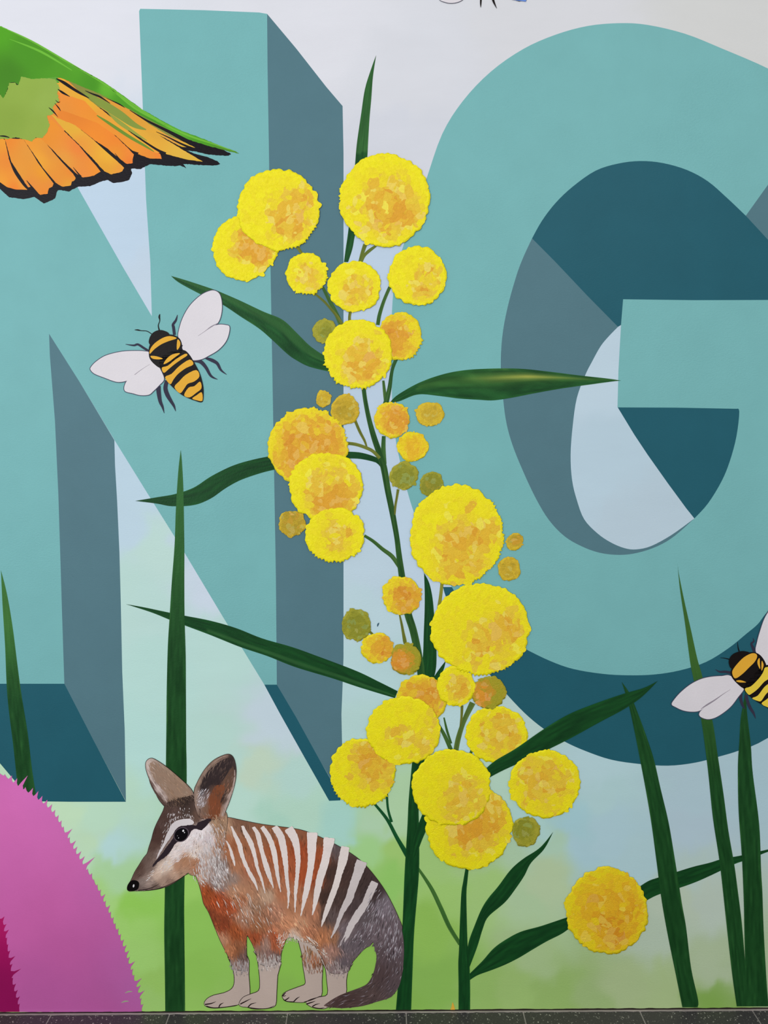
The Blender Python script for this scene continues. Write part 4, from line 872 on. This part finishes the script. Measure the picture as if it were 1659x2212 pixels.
EC = np.array([(260 + x / 5.184, 1620 + y / 5.184, r, g, b_) for x, y, r, g, b_ in [(320,160,196,176,166),(300,220,186,164,156),(350,320,190,170,162),(430,430,196,176,170),(500,530,186,164,156),(340,370,96,74,68),(430,540,86,66,60),(480,600,80,60,54),(380,200,140,118,104),(400,300,146,122,104),(480,260,158,132,112),(560,360,154,124,102),(640,420,164,132,108),(560,460,150,116,92),(720,470,160,134,116),(650,540,138,108,86),(560,560,110,84,68),(760,540,96,74,62),
(850,500,160,134,120),(845,620,148,122,110),(880,360,150,124,106),(960,250,146,120,104),(1060,150,140,114,98),(1180,70,130,104,92),(1230,90,52,42,40),(1190,150,98,78,72),(1080,220,62,50,50),(1000,320,46,36,38),(940,400,40,32,34),(1100,330,50,40,42),(1200,250,96,72,60),(1180,380,142,86,60),(1100,450,96,62,46),(1240,300,110,86,76),(1270,200,60,48,46),(1278,350,168,144,134),(1230,500,176,152,142),(1190,620,170,146,136),(1140,700,160,134,118),(1160,560,72,56,50),(1050,560,140,72,42),(1080,660,150,76,44),(1050,740,110,62,42),(920,500,110,96,96),(900,600,150,138,138),(950,650,120,88,70)]], float)
earf = lambda q: field(q, EC, 3.4, 30) * 1.07
poly('ear_outline', outline_grow(sm(ear_l, 3, True), 1.2), rim, 37, num); shaded_poly('ear', sm(ear_l, 3, True), 37.4, M['bodyc'], num, earf, 4)
poly('head_outline', outline_grow(head, 0.9), rim, 37.5, num)
hd = shaded_poly('head', head, 38, M['bodyc'], num, headf, 4)
poly('ear_outline', outline_grow(sm(ear_r, 3, True), 1.0), rim, 38.3, num); shaded_poly('ear', sm(ear_r, 3, True), 38.6, M['bodyc'], num, earf, 4)

def estroke(C, col, L=39.2): poly('ear_marking', rough(TH(stroke_poly(C)), 0.4, 2.6, len(C), 0.2), flat('ear_%d_%d' % (col[0], col[2]), col, 0.45, 0.08), L, num)
def epatch(p, col, L=39.0): poly('ear_marking', rough(sm(TH(p), 3, True), 0.6, 2.6, len(p), 0.2), flat('ear_%d_%d' % (col[0], col[2]), col, 0.45, 0.08), L, num)
epatch([(322,185),(345,138),(385,132),(500,222),(620,322),(720,410),(792,468),(780,525),(640,556),(565,585),(530,520),(450,420),(370,310)], (160,130,110), 37.9)
estroke([(308,170,14),(318,250,16),(362,350,14),(432,450,13),(495,540,12),(530,600,6)], (212,192,184), 37.95)
estroke([(312,290,6),(352,400,18),(420,510,24),(490,590,18),(520,625,6)], (92,70,62), 37.9)
epatch([(895,455),(905,360),(980,240),(1080,150),(1180,95),(1242,95),(1262,160),(1200,290),(1120,390),(1020,390),(960,430),(905,520)], (56,44,44))
epatch([(1120,400),(1190,280),(1262,180),(1274,300),(1248,430),(1190,530),(1150,610),(1100,570)], (104,76,62), 39.1)
epatch([(985,580),(1050,420),(1110,390),(1170,420),(1130,620),(1105,740),(1010,740),(985,660)], (132,76,50), 39.15)
estroke([(1120,600,10),(1160,510,30),(1200,440,10)], (62,46,40), 39.25)
estroke([(1280,220,6),(1276,320,12),(1258,430,20),(1216,550,22),(1180,640,26),(1140,745,26)], (184,160,150))
estroke([(850,640,16),(840,540,18),(845,450,14),(880,360,12),(940,260,12),(1020,165,12),(1120,88,12),(1210,62,6)], (158,132,118))
cream = flat('cream_stripe', (240,224,218), 0.45, 0.08, 0.5, scale=(250,250,250))
greycream = flat('grey_cream_stripe', (216,202,200), 0.45, 0.08, 0.5, scale=(250,250,250))
ST = [
 [(175,200,8),(200,250,18),(225,330,22),(245,400,8)], [(215,90,12),(245,160,26),(280,240,38),(300,320,30),(345,430,26),(390,510,26),(425,595,5)],
 [(300,85,20),(330,150,34),(370,230,38),(400,330,28),(420,420,24),(450,500,20),(480,615,5)], [(385,95,22),(420,150,36),(440,230,36),(460,310,32),(490,410,42),(520,500,28),(545,575,5)],
 [(455,95,34),(500,160,38),(540,260,42),(560,360,38),(575,470,28),(600,605,5)], [(560,110,50),(600,170,56),(625,280,50),(640,400,36),(650,520,26),(662,620,20),(655,735,4)],
 [(670,120,70),(705,180,62),(728,270,48),(735,370,36),(725,500,28),(715,620,24),(712,765,4)], [(845,160,80),(842,240,70),(840,330,58),(830,430,50),(808,550,50),(785,660,34),(755,795,5)],
 [(975,205,84),(960,300,64),(935,400,62),(905,500,58),(885,600,48),(868,690,34),(845,785,5)], [(1100,270,66),(1085,350,70),(1060,440,52),(1030,550,48),(990,660,44),(950,770,36),(915,875,5)],
 [(1225,385,86),(1195,470,70),(1160,570,62),(1130,660,58),(1090,730,44),(1060,800,32),(1030,880,26),(990,965,4)], [(1325,545,60),(1290,620,60),(1260,690,54),(1200,780,60),(1150,860,52),(1110,950,36),(1045,1035,5)]]
for i, C in enumerate(ST):
    if i > 4:
        (xa, ya, wa), (xb, yb, wb) = C[0], C[1]; C = [(xa + (xa-xb)*0.28, ya + (ya-yb)*0.28, wa*0.96)] + C
    poly('stripe', rough(TB(stroke_poly(C)), 1.1, 3.6, i + 20, 0.22), cream if i < 10 else greycream, 40.4, num)

# face
def fpoly(name, pts, col, L, amp=0.7):
    return poly(name, rough(sm(TH(pts), 3, True), amp, 2.6, len(pts), 0.3), flat('face_%d_%d' % (col[0], col[2]), col, 0.45, 0.08), L, num)
fpoly('brow_patch', [(500,990),(540,900),(590,815),(680,778),(780,772),(825,815),(770,848),(690,850),(640,872),(595,935),(560,985),(500,1070),(450,1150),(405,1225),(430,1140),(480,1050)], (222,210,210), 40)
fpoly('eye_band', [(360,1312),(372,1272),(450,1180),(520,1080),(590,990),(600,920),(660,860),(740,845),(800,838),(850,845),(870,812),(930,790),(980,765),(1027,778),(990,822),(930,885),(900,900),(840,882),(790,912),(770,960),(700,1012),(640,1032),(600,1072),(560,1140),(500,1200),(440,1242)], (48,36,42), 40.5)
e = poly('eye', TH(ell(684, 948, 92, 76, -42)), flat('eye_rim', (92,78,86), 0.4), 41, num)
poly('pupil', TH(ell(682, 948, 82, 67, -42)), flat('eye_black', (14,10,14), 0.2), 41.5, e)
for x, y, r_ in ((704, 905, 13), (718, 925, 7), (652, 985, 5), (640, 962, 3)): poly('glint', TH(ell(x, y, r_ * 0.8, r_, 20, 12)), flat('glint_white', (236,230,232), 0.3), 42, e)
n_ = poly('nose', rough(sm(TH([(76,1545),(85,1505),(120,1465),(165,1458),(205,1480),(210,1520),(195,1560),(150,1578),(100,1580),(80,1570)]), 3, True), 0.4, 2.4, 3), flat('nose_black', (14,10,10), 0.3), 41, num)
poly('glint', TH(ell(148, 1522, 9, 18, 10, 12)), flat('glint_white', (236,230,232), 0.3), 42, n_)
poly('mouth_line', TH(stroke_poly([(200,1572,8),(280,1562,10),(360,1540,9),(430,1500,3)])), rim, 41, num)
poly('jaw_line', TH(stroke_poly([(280,1572,6),(400,1560,9),(520,1520,8),(640,1458,6),(720,1405,5),(770,1385,3)])), rim, 41, num)

# ---- brush hairs: far too many and too small to count
def inside(poly_, q):
    x, y = q[:, 0], q[:, 1]; ins = np.zeros(len(q), bool); n = len(poly_); j = n - 1
    for i in range(n):
        xi, yi = poly_[i][:2]; xj, yj = poly_[j][:2]
        if yi != yj:
            c_ = ((yi > y) != (yj > y)) & (x < (xj - xi) * (y - yi) / (yj - yi) + xi); ins ^= c_
        j = i
    return ins
def hairs(name, parent, L, sets, L2=1.5):
    """sets: (region, count, colour field, direction field, length, width, colour jitter)"""
    rs = np.random.RandomState(5); verts, faces, cl = [], [], []
    tot = sum(s[1] for s in sets); idx = 0
    for region, cnt, cf, ctl, (l0, l1), w, jit, bias in sets:
        R_ = np.array([p[:2] for p in region]); lo, hi = R_.min(0), R_.max(0)
        q = rs.uniform(lo, hi, (int(cnt * 3.2), 2)); q = q[inside(region, q)][:cnt]
        d3 = field(q, np.array([(a, b_, math.cos(math.radians(g)), math.sin(math.radians(g)), 0) for a, b_, g in ctl], float), 3, 60)
        ang = np.arctan2(d3[:, 1], d3[:, 0]) + rs.normal(0, 0.16, len(q))
        ln = rs.uniform(l0, l1, len(q)); tip = q + np.c_[np.cos(ang), np.sin(ang)] * ln[:, None]
        ok = inside(region, tip)
        c = cf(q) if callable(cf) else np.tile(np.array(cf, float), (len(q), 1))
        c = c * (1 + rs.normal(0, jit, (len(q), 1))) + bias
        c = lin_np(c)
        for k in range(len(q)):
            f_ = 1.0 if ok[k] else 0.35
            a = q[k]; d = (tip[k] - a) * f_; n = np.array([-d[1], d[0]]) / (math.hypot(*d) or 1) * w * rs.uniform(0.5, 1.2) / 2
            off = lay(L) + lay(L2) * 2.0 * idx / tot; idx += 1
            b0 = len(verts)
            for p in (a, a + d * 0.35 + n, a + d, a + d * 0.35 - n): verts.append(P(p[0], p[1], off)); cl.append(c[k])
            faces.append((b0, b0 + 3, b0 + 2, b0 + 1) if True else None)
    me = mesh_of(name, verts, faces, wloc(parent), cl)
    o = link(name, me, parent, M['fur']); o['kind'] = 'stuff'; return o
bdir = [(*TB([(x, y)])[0], g) for x, y, g in [(100,200,70),(60,400,80),(100,600,60),(150,850,70),(230,1100,80),(300,600,65),(400,800,65),(480,1050,85),(600,300,80),(600,600,70),(650,850,50),(800,300,95),(800,600,100),(800,880,60),(950,500,105),(950,900,80),(1050,1100,75),(1150,500,115),(1150,900,120),(1300,700,120),(1300,1000,125),(1450,900,95),(1480,1150,100),(1400,1300,130),(1200,1430,165),(860,1150,80)]]
hdir = [(*TH([(x, y)])[0], g) for x, y, g in [(150,1450,125),(300,1200,120),(400,950,110),(500,750,105),(700,650,95),(850,750,60),(650,1150,140),(850,1020,130),(600,1300,150),(750,1350,150),(450,1420,150),(1000,950,70),(1050,1150,80),(350,1500,165)]]
edir = [(*TH([(x, y)])[0], g) for x, y, g in [(350,200,60),(500,400,50),(700,500,40),(1100,200,115),(1000,400,100),(1100,600,95),(1200,400,105),(900,600,80)]]
body_low = sm(TB([(0,640),(60,480),(300,560),(500,640),(700,800),(850,820),(900,900),(1000,900),(1150,950),(1260,850),(1300,640),(1380,600),(1470,720),(1530,850),(1450,960),(1320,960),(1250,1040),(1150,1150),(1110,1210),(1000,1220),(955,1180),(930,1120),(900,1065),(850,1000),(750,975),(700,945),(650,950),(620,1005),(600,1080),(580,1150),(500,1170),(430,1140),(412,1085),(385,1020),(350,950),(330,930),(330,1080),(335,1190),(290,1205),(240,1180),(190,1090),(130,970),(80,850),(40,750)]), 2, True)
hairs('coat_hair', num, 37, [
 (body, 2600, bodyf, bdir, (9, 22), 2.6, 0.10, 0)], 1.0)
hairs('coat_hair', num, 41, [
 (body_low, 1700, bodyf, bdir, (8, 22), 2.0, 0.16, 4),
 (sm(tail, 3, True), 420, bodyf, bdir, (10, 24), 2.0, 0.16, 3),
 (sm(TB([(1290,600),(1380,580),(1470,720),(1530,850),(1550,1000),(1500,1150),(1380,1100),(1330,960),(1200,1000),(1150,950),(1240,850)]), 2, True), 190, (176,166,172), bdir, (7, 20), 1.5, 0.10, 0),
 (sm(tail, 3, True), 60, (150,138,146), bdir, (7, 18), 1.2, 0.10, 0),
 (sm(TB([(-60,380),(0,180),(80,60),(160,100),(170,300),(200,450),(150,560),(60,560),(0,520)]), 2, True), 260, (216,204,202), bdir, (8, 22), 1.8, 0.08, 0),
 (sm(TB([(60,520),(250,560),(420,650),(520,700),(560,900),(480,950),(380,850),(200,800),(100,720)]), 2, True), 60, (226,210,200), bdir, (8, 24), 1.6, 0.06, 0),
 (sm(TB([(560,960),(640,900),(740,930),(860,960),(960,1080),(970,1130),(900,1060),(800,1010),(700,985),(640,1000),(610,1060)]), 2, True), 170, (222,204,192), [(610,2030,120),(640,2022,60),(680,2035,45),(700,2060,55)], (6, 15), 1.5, 0.08, 0),
 (sm(TB([(420,1080),(590,1080),(585,1200),(430,1200)]), 2, True), 120, (196,182,176), [(560,2080,85)], (8, 20), 1.8, 0.12, 0),
 (sm(TB([(200,1120),(340,1130),(345,1240),(235,1240)]), 2, True), 90, (170,156,154), [(520,2080,85)], (8, 20), 1.8, 0.12, 0),
 (sm(TB([(955,1130),(1120,1150),(1105,1260),(965,1250)]), 2, True), 100, (176,158,154), [(720,2090,80)], (8, 18), 1.8, 0.12, 0),
 (sm(TB([(765,1000),(910,1100),(920,1220),(785,1210)]), 2, True), 120, bodyf, [(680,2060,85)], (10, 22), 2.2, 0.14, 6),
], 1.2)
hairs('face_hair', num, 38.8, [(head, 1700, headf, hdir, (4, 12), 1.5, 0.09, 0)], 0.3)
hairs('face_hair', num, 42, [
 (sm(TH([(640,1060),(780,990),(950,880),(1030,840),(1050,1000),(1000,1150),(850,1230),(760,1190),(680,1230),(560,1320),(450,1380),(480,1260),(560,1170)]), 2, True), 300, (232,218,216), hdir, (5, 13), 1.3, 0.05, 0),
 (sm(TH([(540,700),(830,720),(880,760),(800,780),(560,800),(500,900),(470,950),(520,760)]), 2, True), 60, (226,214,214), hdir, (4, 9), 1.1, 0.05, 0),
 (sm(TH([(500,1000),(560,880),(610,800),(700,760),(790,760),(800,700),(600,740),(520,830),(470,980),(440,1120)]), 2, True), 70, (226,214,214), hdir, (5, 12), 1.2, 0.05, 0),
 (sm(TH([(600,640),(780,640),(760,700),(620,700)]), 2, True), 10, (236,226,226), hdir, (5, 9), 1.4, 0.03, 0),
 (sm(TH([(300,1400),(360,1330),(400,1340),(340,1440),(280,1480)]), 2, True), 16, (230,220,218), hdir, (4, 9), 1.3, 0.03, 0),
 (sm(TH([(960,780),(1150,720),(1180,900),(1100,1080),(1040,1000),(1040,860)]), 2, True), 120, (176,136,108), bdir, (7, 16), 1.6, 0.14, 0),
 (sm(TH([(850,1280),(960,1200),(1080,1150),(1200,1350),(1100,1500),(980,1440),(860,1420)]), 2, True), 150, (208,194,190), bdir, (6, 17), 1.6, 0.12, 0),
 (sm(TH([(770,1390),(860,1300),(960,1400),(940,1520),(860,1500)]), 2, True), 24, (232,222,218), bdir, (6, 14), 1.8, 0.05, 0),
 (sm(TH([(540,560),(700,510),(820,520),(820,600),(640,640),(520,640)]), 2, True), 160, (62,48,42), hdir, (4, 11), 1.3, 0.15, 0),
], 0.8)
hairs('ear_hair', num, 40.6, [
 (sm(ear_l, 3, True), 300, earf, edir, (5, 14), 1.4, 0.09, 0),
 (sm(ear_r, 3, True), 420, earf, edir, (5, 14), 1.4, 0.09, 0),
 (sm(TH([(870,440),(1000,430),(1000,520),(930,640),(870,640)]), 2, True), 45, (224,214,218), [(430,1720,118),(450,1712,130)], (7, 15), 1.3, 0.05, 0)], 0.8)

# ================================================================= stray marks of paint
tag(poly('paint_fleck', sm([(978,2165),(983,2184),(973,2184),(975,2176)], 3, True), flat('orange_fleck', (232,178,66)), 12), 'small orange paint fleck beside the foot of the wattle shoot', 'paint mark')
tag(poly('paint_fleck', sm([(819,1345),(818,1350),(815,1354),(815,1348)], 3, True), flat('slate_fleck', (64,96,112)), 12), 'tiny slate blue paint fleck between the small blossoms', 'paint mark')
